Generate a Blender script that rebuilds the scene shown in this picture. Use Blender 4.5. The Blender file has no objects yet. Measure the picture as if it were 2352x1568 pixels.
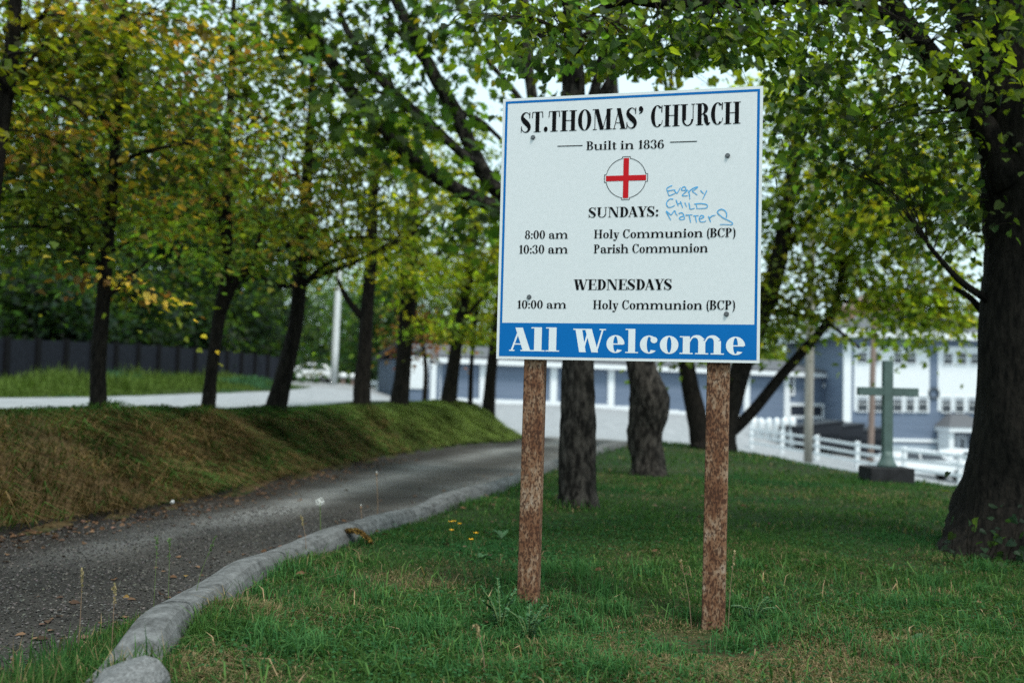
import bpy, math, random
import numpy as np

# ---------------------------------------------------------------- camera, sky, sun, exposure
FPX = 2352 * 35 / 36            # focal length in pixels of the 2352 x 1568 measuring grid
PITCH, ROLL, EYE = 0.0517, 0.0259, 1.0
scene = bpy.context.scene
COL = scene.collection
_R0 = np.array([1, 0, 0.]); _F = np.array([0, math.cos(PITCH), math.sin(PITCH)]); _U0 = np.array([0, -math.sin(PITCH), math.cos(PITCH)])
_R = math.cos(ROLL) * _R0 + math.sin(ROLL) * _U0
_U = -math.sin(ROLL) * _R0 + math.cos(ROLL) * _U0
cam_d = bpy.data.cameras.new("camera"); cam = bpy.data.objects.new("camera", cam_d); COL.objects.link(cam)
from mathutils import Matrix, Vector
_m = Matrix.Identity(4)
for i in range(3):
    _m[i][0], _m[i][1], _m[i][2] = _R[i], _U[i], -_F[i]
_m[2][3] = EYE
cam.matrix_world = _m
cam_d.lens, cam_d.sensor_width, cam_d.sensor_fit = 35, 36, 'HORIZONTAL'
cam_d.clip_start, cam_d.clip_end = 0.05, 2000
cam_d.dof.use_dof = True
cam_d.dof.focus_distance = 4.35
cam_d.dof.aperture_fstop = 1.65
cam_d.dof.aperture_blades = 0
scene.camera = cam

SUN_EL, SUN_AZ = math.radians(63), math.radians(150)     # azimuth clockwise from +Y: behind the camera, a little right
world = bpy.data.worlds.new("World"); scene.world = world; world.use_nodes = True
wn, wl = world.node_tree.nodes, world.node_tree.links
wn.clear()
w_out = wn.new('ShaderNodeOutputWorld'); w_bg = wn.new('ShaderNodeBackground')
w_sky = wn.new('ShaderNodeTexSky'); w_sky.sky_type = 'NISHITA'; w_sky.sun_disc = False
w_sky.sun_elevation, w_sky.sun_rotation = SUN_EL, SUN_AZ
w_sky.dust_density = 3.0; w_sky.air_density = 1.0
w_mix = wn.new('ShaderNodeMixRGB'); w_mix.inputs[0].default_value = 0.72
w_mix.inputs[2].default_value = (8.1, 10.5, 11.1, 1)      # even overcast cloud
wl.new(w_sky.outputs[0], w_mix.inputs[1]); wl.new(w_mix.outputs[0], w_bg.inputs[0])
w_bg.inputs[1].default_value = 0.11
wl.new(w_bg.outputs[0], w_out.inputs[0])
sun_d = bpy.data.lights.new("sun", 'SUN'); sun = bpy.data.objects.new("sun", sun_d); COL.objects.link(sun)
sun_d.energy, sun_d.angle, sun_d.color = 2.6, math.radians(12), (1.0, 0.965, 0.90)
_sd = Vector((math.sin(SUN_AZ) * math.cos(SUN_EL), math.cos(SUN_AZ) * math.cos(SUN_EL), math.sin(SUN_EL)))
sun.rotation_euler = _sd.to_track_quat('Z', 'Y').to_euler()
scene.view_settings.view_transform = 'Standard'; scene.view_settings.look = 'None'
scene.view_settings.exposure = 0.36; scene.view_settings.gamma = 1.0
scene.render.engine = 'CYCLES'
scene.cycles.max_bounces = 7; scene.cycles.diffuse_bounces = 3; scene.cycles.transmission_bounces = 4
scene.cycles.caustics_reflective = False; scene.cycles.caustics_refractive = False
scene.cycles.use_denoising = False

rng = np.random.default_rng(7)
random.seed(7)

# ---------------------------------------------------------------- picking points of the place
def ray(px, py): return _R * (px - 1176) / FPX - _U * (py - 784) / FPX + _F
def at(px, py, Y):
    d = ray(px, py); return np.array([0, 0, EYE]) + d * (Y / d[1])
def onz(px, py, z):
    d = ray(px, py); return np.array([0, 0, EYE]) + d * ((z - EYE) / d[2])
def onplane(px, py, p0, n):
    d = ray(px, py); o = np.array([0, 0, EYE]); return o + d * (np.dot(p0 - o, n) / np.dot(d, n))
def pp(pts, Y):
    out = []
    for i, p in enumerate(pts):
        y = p[3] if len(p) > 3 else Y
        q = at(p[0], p[1], y); out.append((q[0], q[1], q[2], p[2] / 2 / FPX * y))
    return out

# ---------------------------------------------------------------- mesh helpers
def link(name, me, mat=None, parent=None):
    o = bpy.data.objects.new(name, me); COL.objects.link(o)
    if mat is not None: me.materials.append(mat)
    if parent is not None: o.parent = parent
    return o
def tag(o, label=None, cat=None, group=None, kind=None):
    if label: o['label'] = label
    if cat: o['category'] = cat
    if group: o['group'] = group
    if kind: o['kind'] = kind
    return o
def thing(name, loc, label, cat, group=None):
    o = bpy.data.objects.new(name, None); COL.objects.link(o); o.location = tuple(float(v) for v in loc)
    o.empty_display_size = 0.1
    return tag(o, label, cat, group)
def np_mesh(name, verts, polys_flat, sizes, col=None, smooth=False):
    me = bpy.data.meshes.new(name)
    verts = np.asarray(verts, np.float32); polys_flat = np.asarray(polys_flat, np.int32); sizes = np.asarray(sizes, np.int32)
    me.vertices.add(len(verts)); me.vertices.foreach_set('co', verts.ravel())
    me.loops.add(len(polys_flat)); me.loops.foreach_set('vertex_index', polys_flat)
    me.polygons.add(len(sizes))
    st = np.zeros(len(sizes), np.int32); st[1:] = np.cumsum(sizes)[:-1]
    me.polygons.foreach_set('loop_start', st); me.polygons.foreach_set('loop_total', sizes)
    me.polygons.foreach_set('use_smooth', np.full(len(sizes), bool(smooth)))
    me.update(calc_edges=True)
    if col is not None:
        a = me.color_attributes.new('Col', 'FLOAT_COLOR', 'POINT')
        c4 = np.ones((len(verts), 4), np.float32); c4[:, :3] = col
        a.data.foreach_set('color', c4.ravel())
    return me
class MB:
    def __init__(s): s.v = []; s.f = []; s.n = 0
    def add(s, v, f):
        v = np.asarray(v, float)
        s.f += [tuple(i + s.n for i in q) for q in f]; s.v.append(v); s.n += len(v); return s
    def box(s, x0, x1, y0, y1, z0, z1):
        v = [(x, y, z) for x in (x0, x1) for y in (y0, y1) for z in (z0, z1)]
        return s.add(v, [(0, 1, 3, 2), (4, 6, 7, 5), (0, 4, 5, 1), (2, 3, 7, 6), (0, 2, 6, 4), (1, 5, 7, 3)])
    def hexa(s, v8):   # bottom four then top four, counter-clockwise seen from above
        return s.add(v8, [(3, 2, 1, 0), (4, 5, 6, 7), (0, 1, 5, 4), (1, 2, 6, 5), (2, 3, 7, 6), (3, 0, 4, 7)])
    def prism(s, poly, y0, y1):   # polygon in x,z swept along y
        n = len(poly)
        v = [(x, y0, z) for x, z in poly] + [(x, y1, z) for x, z in poly]
        return s.add(v, [tuple(range(n)), tuple(range(2 * n - 1, n - 1, -1))] + [(i, i + n, (i + 1) % n + n, (i + 1) % n) for i in range(n)])
    def tube(s, pts, n=8, cap=True, noise=0.0, seed=0, sub=1):
        P = np.array([p[:3] for p in pts], float); r = np.array([p[3] for p in pts], float)
        if sub > 1: P, r = catmull(P, sub), catmull(r[:, None], sub)[:, 0]
        m = len(P); T = np.gradient(P, axis=0); T /= np.linalg.norm(T, axis=1)[:, None] + 1e-12
        a = np.array([1, 0, 0.]) if abs(T[0, 0]) < .8 else np.array([0, 1, 0.])
        N = a - T[0] * np.dot(a, T[0]); N /= np.linalg.norm(N)
        ang = np.arange(n) * 2 * np.pi / n
        V = np.zeros((m, n, 3)); g = np.random.default_rng(seed + 11)
        ph = g.uniform(0, 6.28, 6)
        for i in range(m):
            N = N - T[i] * np.dot(N, T[i]); N /= np.linalg.norm(N); B = np.cross(T[i], N)
            rr = np.full(n, r[i])
            if noise:
                L = i * 0.35
                rr = rr * (1 + noise * (np.sin(ang * 2 + ph[0] + L) + .7 * np.sin(ang * 3 + ph[1] - L * 1.7) + .6 * np.sin(ang * 5 + ph[2] + L * 2.3) + g.normal(0, .35, n)))
            V[i] = P[i] + rr[:, None] * (np.cos(ang)[:, None] * N + np.sin(ang)[:, None] * B)
        f = [(i * n + j, i * n + (j + 1) % n, (i + 1) * n + (j + 1) % n, (i + 1) * n + j) for i in range(m - 1) for j in range(n)]
        if cap: f += [tuple(range(n - 1, -1, -1)), tuple((m - 1) * n + j for j in range(n))]
        return s.add(V.reshape(-1, 3), f)
    def lathe(s, prof, n=16, c=(0, 0, 0)):
        m = len(prof)
        V = [(c[0] + r * math.cos(2 * math.pi * j / n), c[1] + r * math.sin(2 * math.pi * j / n), c[2] + z) for r, z in prof for j in range(n)]
        f = [(i * n + j, i * n + (j + 1) % n, (i + 1) * n + (j + 1) % n, (i + 1) * n + j) for i in range(m - 1) for j in range(n)]
        f += [tuple(range(n - 1, -1, -1)), tuple((m - 1) * n + j for j in range(n))]
        return s.add(V, f)
    def build(s, name, mat, parent=None, smooth=False, origin=None, bevel=0):
        V = np.concatenate(s.v)
        if origin is not None: V = V - np.asarray(origin)
        flat = [i for q in s.f for i in q]
        me = np_mesh(name, V, flat, [len(q) for q in s.f], smooth=smooth)
        o = link(name, me, mat, parent)
        if bevel:
            b = o.modifiers.new('bevel', 'BEVEL'); b.width = bevel; b.segments = 2; b.limit_method = 'ANGLE'
        return o
def catmull(P, sub):
    P = np.asarray(P, float); Q = np.vstack([2 * P[0] - P[1], P, 2 * P[-1] - P[-2]]); out = []
    for i in range(1, len(Q) - 2):
        for k in range(sub):
            t = k / sub; a, b, c, d = Q[i - 1], Q[i], Q[i + 1], Q[i + 2]
            out.append(.5 * ((2 * b) + (c - a) * t + (2 * a - 5 * b + 4 * c - d) * t * t + (3 * b - a - 3 * c + d) * t ** 3))
    out.append(P[-1]); return np.array(out)
def curve_fn(pts):   # smooth x(Y)
    D = catmull(np.array(pts, float), 8)
    return lambda Y: np.interp(Y, D[:, 1], D[:, 0])
def vnoise(x, y, seed=0):   # cheap smooth 2-D value noise, -1..1
    g = np.random.default_rng(seed); T = g.uniform(-1, 1, (64, 64))
    xi, yi = np.floor(x).astype(int), np.floor(y).astype(int); u, v = x - xi, y - yi
    u, v = u * u * (3 - 2 * u), v * v * (3 - 2 * v)
    q = lambda i, j: T[i % 64, j % 64]
    return (q(xi, yi) * (1 - u) + q(xi + 1, yi) * u) * (1 - v) + (q(xi, yi + 1) * (1 - u) + q(xi + 1, yi + 1) * u) * v
def sstep(t):
    t = np.clip(t, 0, 1); return t * t * (3 - 2 * t)

# ---------------------------------------------------------------- materials
def mat_new(name):
    m = bpy.data.materials.new(name); m.use_nodes = True
    nt = m.node_tree; b = nt.nodes['Principled BSDF']
    return m, nt, b
def noise_mat(name, c1, c2, scale=8, rough=.85, detail=6, stretch=(1, 1, 1), bump=0.0, nrough=.6, bscale=None, ramp=(.35, .65), coord='Object', spec=.3, metal=0.0, third=None):
    m, nt, b = mat_new(name); N, L = nt.nodes, nt.links
    tc = N.new('ShaderNodeTexCoord'); mp = N.new('ShaderNodeMapping'); mp.inputs['Scale'].default_value = stretch
    L.new(tc.outputs[coord], mp.inputs[0])
    nz = N.new('ShaderNodeTexNoise'); nz.inputs['Scale'].default_value = scale; nz.inputs['Detail'].default_value = detail; nz.inputs['Roughness'].default_value = nrough
    L.new(mp.outputs[0], nz.inputs[0])
    r = N.new('ShaderNodeValToRGB'); r.color_ramp.elements[0].position, r.color_ramp.elements[1].position = ramp
    r.color_ramp.elements[0].color = (*c1, 1); r.color_ramp.elements[1].color = (*c2, 1)
    if third:
        e = r.color_ramp.elements.new(third[0]); e.color = (*third[1], 1)
    L.new(nz.outputs['Fac'], r.inputs[0]); L.new(r.outputs[0], b.inputs['Base Color'])
    b.inputs['Roughness'].default_value = rough; b.inputs['Specular IOR Level'].default_value = spec; b.inputs['Metallic'].default_value = metal
    if bump:
        n2 = N.new('ShaderNodeTexNoise'); n2.inputs['Scale'].default_value = bscale or scale * 3; n2.inputs['Detail'].default_value = 5
        L.new(mp.outputs[0], n2.inputs[0])
        bp = N.new('ShaderNodeBump'); bp.inputs['Strength'].default_value = min(1, bump); bp.inputs['Distance'].default_value = .02
        L.new(n2.outputs['Fac'], bp.inputs['Height']); L.new(bp.outputs[0], b.inputs['Normal'])
    return m
def attr_mat(name, rough=.8, trans=0.0, tcol=(1.5, 1.4, .5), speck=0.0, sscale=60, bump=0.0, spec=.25):
    m, nt, b = mat_new(name); N, L = nt.nodes, nt.links
    a = N.new('ShaderNodeAttribute'); a.attribute_name = 'Col'
    src = a.outputs['Color']
    if speck:
        tc = N.new('ShaderNodeTexCoord'); nz = N.new('ShaderNodeTexNoise'); nz.inputs['Scale'].default_value = sscale; nz.inputs['Detail'].default_value = 8; nz.inputs['Roughness'].default_value = .75
        L.new(tc.outputs['Object'], nz.inputs[0])
        mr = N.new('ShaderNodeMapRange'); mr.inputs[1].default_value = .3; mr.inputs[2].default_value = .7; mr.inputs[3].default_value = 1 - speck; mr.inputs[4].default_value = 1 + speck
        L.new(nz.outputs['Fac'], mr.inputs[0])
        mx = N.new('ShaderNodeVectorMath'); mx.operation = 'SCALE'; L.new(src, mx.inputs[0]); L.new(mr.outputs[0], mx.inputs['Scale']); src = mx.outputs[0]
        if bump:
            bp = N.new('ShaderNodeBump'); bp.inputs['Strength'].default_value = bump; bp.inputs['Distance'].default_value = .02
            L.new(nz.outputs['Fac'], bp.inputs['Height']); L.new(bp.outputs[0], b.inputs['Normal'])
    L.new(src, b.inputs['Base Color']); b.inputs['Roughness'].default_value = rough; b.inputs['Specular IOR Level'].default_value = spec
    if trans:
        t = N.new('ShaderNodeBsdfTranslucent'); v = N.new('ShaderNodeVectorMath'); v.operation = 'MULTIPLY'; v.inputs[1].default_value = tcol
        L.new(src, v.inputs[0]); L.new(v.outputs[0], t.inputs[0])
        mix = N.new('ShaderNodeMixShader'); mix.inputs[0].default_value = trans
        L.new(b.outputs[0], mix.inputs[1]); L.new(t.outputs[0], mix.inputs[2]); L.new(mix.outputs[0], nt.nodes['Material Output'].inputs[0])
    return m
def plain(name, c, rough=.6, spec=.4, metal=0.0, var=.12, scale=6):
    return noise_mat(name, tuple(x * (1 - var) for x in c), tuple(x * (1 + var) for x in c), scale, rough, ramp=(.3, .7), spec=spec, metal=metal)

M_leaf = attr_mat('leaf', rough=.55, trans=.6, tcol=(2.1, 2.1, .6), spec=.25)
M_grass = attr_mat('grass_blade', rough=.85, trans=.3, tcol=(1.2, 1.3, .5), spec=.05)
M_ground = attr_mat('soil_and_turf', rough=.95, speck=.55, sscale=9, bump=.6, spec=.1)
M_gravel = attr_mat('gravel', rough=.9, speck=.6, sscale=45, bump=.9, spec=.2)
M_stone = attr_mat('pebble', rough=.85, spec=.2)
M_litter = attr_mat('dead_leaf', rough=.85, trans=.2, tcol=(1, 1, 1), spec=.15)
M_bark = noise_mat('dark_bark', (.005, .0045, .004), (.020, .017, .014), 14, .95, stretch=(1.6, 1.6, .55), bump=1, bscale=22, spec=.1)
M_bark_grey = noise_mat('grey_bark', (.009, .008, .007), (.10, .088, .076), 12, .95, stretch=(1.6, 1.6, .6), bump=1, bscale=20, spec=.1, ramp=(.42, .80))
M_twig = plain('twig_bark', (.022, .017, .013), .9, .1)
M_asphalt = noise_mat('pale_asphalt', (.21, .22, .23), (.31, .32, .33), 3, .9, bump=.3, bscale=60)
M_kerb = noise_mat('weathered_concrete', (.038, .039, .037), (.20, .205, .205), 11, .95, detail=15, nrough=.82, bump=.35, bscale=260, ramp=(.36, .66), spec=.1)
M_white = plain('white_trim_paint', (.74, .77, .79), .5, var=.05)
M_blue = plain('sign_blue_paint', (.002, .135, .42), .6, .1, var=.04)
M_black = plain('black_lettering_vinyl', (.006, .006, .007), .8, .05, var=.1)
M_red = plain('emblem_red_paint', (.52, .010, .016), .6, .1, var=.05)
M_marker = plain('blue_marker_ink', (.06, .36, .68), .6, var=.15, scale=60)
M_board = noise_mat('white_sign_enamel', (.65, .68, .69), (.70, .725, .735), 60, .6, detail=3, ramp=(.3, .7), spec=.2)
M_boardedge = plain('sign_edge_plywood', (.30, .22, .18), .8)
M_siding = noise_mat('slate_blue_siding', (.115, .155, .222), (.155, .195, .268), 1.2, .7, stretch=(.2, .2, 6), spec=.3)
M_roofgrey = plain('grey_shingle', (.10, .105, .115), .9, var=.3, scale=12)
M_glass = plain('dark_window_glass', (.03, .035, .045), .08, spec=.7)
M_blind = plain('pale_window_blind', (.42, .45, .48), .6)
M_darkfence = plain('charcoal_fence_panel', (.012, .014, .020), .8, .15, var=.25)
M_fencepost = plain('black_fence_post', (.006, .006, .007), .8, .1)
M_cross = plain('weathered_green_copper', (.075, .118, .108), .6, var=.2)
M_plinth = plain('dark_stone_plinth', (.025, .025, .027), .9, .15, var=.35, scale=9)
M_wood = noise_mat('weathered_pole_wood', (.20, .19, .16), (.34, .32, .29), 6, .9, stretch=(3, 3, .2))
M_brownpole = noise_mat('brown_pole_wood', (.17, .12, .10), (.27, .20, .17), 6, .9, stretch=(3, 3, .2))
M_palepole = plain('pale_grey_pole', (.62, .64, .64), .7)
M_car = plain('white_car_paint', (.74, .76, .78), .25, .5, var=.02)
M_darkcar = plain('dark_plum_car_paint', (.045, .03, .045), .25, .5)
M_tyre = plain('tyre_rubber', (.015, .015, .015), .9, .1)
M_bin = plain('black_dumpster_steel', (.010, .012, .018), .6, .3)
M_steel = plain('galvanised_bolt', (.20, .205, .21), .35, .6, metal=.85)
M_bolt = plain('dark_zinc_bolt', (.13, .135, .14), .4, .6, metal=.6)
M_brick = plain('dusty_red_clapboard', (.36, .17, .15), .8)
M_moss = attr_mat('moss_strand', rough=.9, spec=.1)

# ---------------------------------------------------------------- the lie of the land
Kf = curve_fn([(-1.05, -3), (-1.10, 1), (-1.17, 2.6), (-1.20, 3.3), (-1.22, 3.75), (-1.27, 4.2), (-1.27, 4.7), (-1.20, 5.5), (-.89, 6.8), (-.57, 8.2), (.1, 10.9), (.76, 14), (1.55, 17), (2.43, 20), (3.1, 22.4), (3.5, 25), (4, 30)])
Ef = curve_fn([(-4.1, -6), (-3.9, 0), (-3.7, 4), (-3.45, 6.5), (-3.2, 7.7), (-2.9, 8.7), (-2.72, 10.2), (-2.5, 12.4), (-2.05, 15.4), (-1.3, 18.8), (-.5, 21), (.15, 23.2), (.3, 25), (-.3, 27), (-2.2, 30), (-3.4, 36), (-4.5, 46), (-6, 60), (-8, 110)])
Cf = curve_fn([(-6, -6), (-5.7, 0), (-5.3, 4), (-4.9, 8), (-4.45, 10.2), (-3.9, 12.7), (-3.45, 14.5), (-2.75, 18), (-2.3, 20.5), (-1.6, 23.5), (-1.3, 25), (-2.2, 27.5), (-4.2, 31), (-5.5, 36), (-7, 46), (-9, 60), (-12, 110)])
LOW = [(x, y, 0.) for x in (-1.5, 1, 3) for y in (-8, 0, 5, 9, 13, 17)] + [(2.5, 21, 0), (4.6, 0, 0), (4.6, 6, 0), (4.7, 10, 0), (4.6, 13, -.01), (4.5, 16, -.01), (4.0, 19, -.01), (7.5, -6, 0), (7.5, 2, 0),
    (7, 8, -.02), (6.2, 12, -.04), (6.6, 14.5, -.25), (9, 13, -.7), (7.5, 18, -.5), (5.6, 21, -.2), (9, 22, -.75), (3.5, 24.5, -.1), (.5, 25, -.12), (1.2, 29, -.2), (5, 30, -.42), (9, 30, -.95), (13.9, 30, -1.42), (12, 38, -1.36), (10.9, 45, -1.2),
    (3, 57, .42), (-1, 57, .45), (8, 58, .1), (15, 61, -.33), (16, 50, -1.2), (14.5, 40, -1.55), (19, 45, -2.85), (21, 62, -1.9), (26.7, 60, -2.85), (22, 38, -2.8), (30, 30, -2.8), (40, 60, -3), (20, 15, -2), (15, 5, -1), (0, 40, .0), (6, 45, -.2), (0, 90, .9), (30, 95, -1.2), (-12, 57, .6), (-12, 90, 1)]
UP = [(-4.33, 10.5, .71), (-4.75, 8.2, .72), (-3.85, 12.7, .68), (-3.4, 14.5, .66), (-2.7, 18, .70), (-2.3, 20.5, .71), (-1.5, 23.5, .76), (-.9, 25.5, .77), (-5, 5, .70), (-5.2, 0, .62), (-9, 0, .5), (-8, 6, .55), (-8, 11, .54), (-7, 15, .56), (-5, 20, .6), (-10.2, 20, .62), (-10.3, 27, .64), (-8.25, 33, .82), (-7.85, 38, 1.0),
    (-13.5, 60, 1.24), (-20, 100, 1.54), (-10.6, 60, 1.30), (-14.4, 32, .94), (-11.9, 48, 1.16), (-16, 20, .75), (-25, 20, 1.0), (-30, 30, 1.3), (-4, 34, .55), (-5, 45, .75), (-6, 60, .75), (-8, 90, 1.1), (-35, 60, 1.9), (-40, 100, 2.2), (-25, 0, .8)]
def rbf(P, c):
    P = np.array(P); d = np.hypot(P[:, None, 0] - P[None, :, 0], P[:, None, 1] - P[None, :, 1]); A = np.sqrt(d * d + c * c)
    mean = P[:, 2].mean(); w = np.linalg.solve(A + 1e-6 * np.eye(len(P)), P[:, 2] - mean)
    def f(x, y):
        x, y = np.asarray(x, float), np.asarray(y, float); o = np.full(x.shape, mean)
        for (px, py, _), k in zip(P, w): o = o + k * np.sqrt((x - px) ** 2 + (y - py) ** 2 + c * c)
        return o
    return f
_low, _up = rbf(LOW, .8), rbf(UP, 1.2)
def H(x, y):
    x, y = np.asarray(x, float), np.asarray(y, float)
    k, e, c = Kf(y), Ef(y), Cf(y)
    far = sstep((np.hypot(x, y - 30) - 75) / 60)
    zl = np.clip(_low(x, y), -3.2, 2); zl = zl * (1 - far) - .5 * far
    zu = np.clip(_up(x, y), .3, 2.6)
    drive = sstep((k - x) / .25) * sstep((26 - y) / 4)
    zl = zl - .09 * drive
    u = (e - x) / np.maximum(e - c, .3)
    s = sstep(u * .92 + .04) ** .85
    z = zl + (zu - zl) * s
    bump = (vnoise(x * .9, y * .9, 3) * .02 + vnoise(x * 2.3, y * 2.3, 4) * .008) * (1 - drive * .5)
    bump = bump + s * (1 - s) * 4 * (.035 * vnoise(x * 1.4, y * 1.4, 5) + .025 * vnoise(x * 3.7, y * 3.7, 6))
    z = z - .062 * np.exp(-((x - .90) ** 2 + (y - 4.38) ** 2) / .22)      # worn hollow at the foot of the right post
    return z + bump * sstep((60 - y) / 20)
def Hs(x, y): return float(H(np.array([x]), np.array([y]))[0])
# upper road edges
RL = curve_fn([(-15, -12), (-14, 0), (-12, 12), (-10.4, 20), (-10.3, 27), (-8.3, 33), (-7.7, 38), (-8.4, 41), (-11, 46), (-14, 56), (-21, 75), (-32, 110)])
RRf = curve_fn([(-7.6, -12), (-7, 0), (-6.5, 8), (-5.9, 11), (-5.2, 14), (-4.4, 18), (-3.9, 22), (-3.8, 26), (-4.2, 30), (-4.4, 36), (-4.8, 42), (-5.6, 52), (-7, 75), (-9, 110)])
def road_mask(x, y): return (x > RL(y)) & (x < RRf(y)) & (y < 109) & (y > -11)
def drive_mask(x, y): return (x > Ef(y) + .05) & (x < Kf(y)) & (y < 26)
def pave_mask(x, y):
    lot = (y > 26) & (y < 75) & (x > Ef(y) + .3) & (x < 45)
    lot |= (y > 10) & (y <= 26) & (x > edge_x(y) + .9) & (x < 45)
    return lot
edge_x = curve_fn([(8, -10), (7.6, 6), (7.0, 11), (6.3, 13), (5.7, 14.5), (5.2, 16.5), (4.8, 18.5), (4.45, 21), (4.2, 24), (3.9, 27)])

# ---------------------------------------------------------------- ground sheet
def axis(parts): return np.unique(np.round(np.concatenate([np.arange(a, b, s) for a, b, s in parts]), 3))
xs = axis([(-600, -60, 40), (-60, -16, 2), (-16, -7, .5), (-7, 8, .2), (8, 36, .6), (36, 60, 3), (60, 641, 40)])
ys = axis([(-40, -4, 3), (-4, 2, 1), (2, 30, .2), (30, 66, .6), (66, 120, 3), (120, 901, 40)])
def sheet(xs, ys, zf, colf):
    X, Y = np.meshgrid(xs, ys); nx, ny = len(xs), len(ys)
    V = np.stack([X, Y, zf(X, Y)], -1).reshape(-1, 3)
    i = np.arange(nx * ny).reshape(ny, nx)
    q = np.stack([i[:-1, :-1], i[:-1, 1:], i[1:, 1:], i[1:, :-1]], -1).reshape(-1, 4)
    return V, q
def lawn_dry(x, y):      # 0 lush .. 1 dry straw
    d = .08 + .30 * vnoise(x * .8 + 5, y * .8, 21) + .25 * vnoise(x * 2.6, y * 2.6, 22)
    for px, py, r, a in [(590, 1390, .42, 1.0), (430, 1540, .34, 1.1), (1645, 1490, .38, 1.3), (1780, 1560, .5, .7), (900, 1350, .4, .3), (2150, 1500, .6, .35), (1850, 1500, .5, .5), (1000, 1330, .3, .5)]:
        g = onz(px, py, 0); d = d + a * np.exp(-((x - g[0]) ** 2 + (y - g[1]) ** 2) / r ** 2)
    return np.clip(d, 0, 1)
GREEN1, GREEN2, STRAW = np.array([.014, .026, .008]), np.array([.022, .042, .011]), np.array([.20, .15, .075])
def bank_brown(x, y):    # 1 on the dry bank face, fading to green at its far end and crest
    b = sstep((21 - y) / 7) * sstep((x - Cf(y) + .1) / .7)
    return np.clip(b * (.85 + .5 * vnoise(x * 1.7, y * 1.2, 31)), 0, 1)
V, q = sheet(xs, ys, lambda x, y: H(x, y) - .06 * (road_mask(x - .15, y) & road_mask(x + .15, y)) - .05 * (drive_mask(x - .12, y) & drive_mask(x + .12, y)) - .06 * (pave_mask(x - .3, y - .3) & pave_mask(x + .3, y + .3)), None)
gx, gy = V[:, 0], V[:, 1]
nz1 = (vnoise(gx * .7, gy * .7, 8) * .5 + .5)[:, None]
gc = GREEN1 * (1 - nz1) + GREEN2 * nz1
ld = (lawn_dry(gx, gy) * .5)[:, None]; gc = gc * (1 - ld) + np.array([.075, .055, .030]) * ld
onbank = (gx < Ef(gy) + .1)
bb = (bank_brown(gx, gy) * onbank)[:, None]; gc = gc * (1 - bb) + np.array([.075, .050, .024]) * bb
trunk_soil = np.exp(-((gx - 3.8) ** 2 + (gy - 6.9) ** 2) / 1.1)[:, None]; gc = gc * (1 - trunk_soil) + np.array([.03, .024, .018]) * trunk_soil  # brown soil colour around the foot of the big trunk
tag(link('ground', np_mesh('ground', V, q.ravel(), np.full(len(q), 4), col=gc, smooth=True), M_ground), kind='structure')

def strip(name, yv, xl, xr, nt, lift, mat, colf=None):
    t = np.linspace(0, 1, nt); Y = np.repeat(np.asarray(yv)[:, None], nt, 1)
    X = xl(np.asarray(yv))[:, None] * (1 - t) + xr(np.asarray(yv))[:, None] * t
    V = np.stack([X, Y, H(X, Y) + lift], -1).reshape(-1, 3); ny = len(yv)
    i = np.arange(ny * nt).reshape(ny, nt)
    q = np.stack([i[:-1, :-1], i[:-1, 1:], i[1:, 1:], i[1:, :-1]], -1).reshape(-1, 4)
    c = colf(V[:, 0], V[:, 1], np.tile(t, ny)) if colf else None
    return tag(link(name, np_mesh(name, V, q.ravel(), np.full(len(q), 4), col=c, smooth=True), mat), kind='structure')
def drive_col(x, y, t):
    tr = np.exp(-((t - .36) / .13) ** 2) + np.exp(-((t - .84) / .12) ** 2)
    tr = tr * (.75 + .5 * vnoise(x * 1.5, y * .6, 41)) * sstep((y - 5.0) / 3)
    base = np.array([.032, .029, .025]); pale = np.array([.155, .155, .15]); dirt_shade = np.array([.018, .014, .011])
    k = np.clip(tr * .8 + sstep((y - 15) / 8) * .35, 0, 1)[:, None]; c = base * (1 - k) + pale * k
    d = np.clip(sstep((.42 - t) / .3) * (.8 + .5 * vnoise(x * 2, y * 2, 42)), 0, 1)[:, None]; c = c * (1 - d) + dirt_shade * d  # dirt strip at the bank foot, with the bank's shade painted in
    return c * (1 + .3 * vnoise(x * 5, y * 5, 43) + .35 * vnoise(x * 1.6, y * 1.1, 44))[:, None]
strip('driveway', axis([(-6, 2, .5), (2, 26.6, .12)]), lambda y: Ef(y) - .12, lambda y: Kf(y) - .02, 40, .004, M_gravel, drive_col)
strip('road', axis([(-11, 110, .8)]), RL, RRf, 14, .006, M_asphalt)
strip('pavement', axis([(26.2, 75, .6)]), lambda y: Ef(y) + .05, lambda y: 45 + 0 * y, 90, .008, M_asphalt)
strip('lower_pavement', axis([(10, 26.3, .4)]), lambda y: edge_x(y) + .7, lambda y: 45 + 0 * y, 70, .006, M_asphalt)

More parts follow.
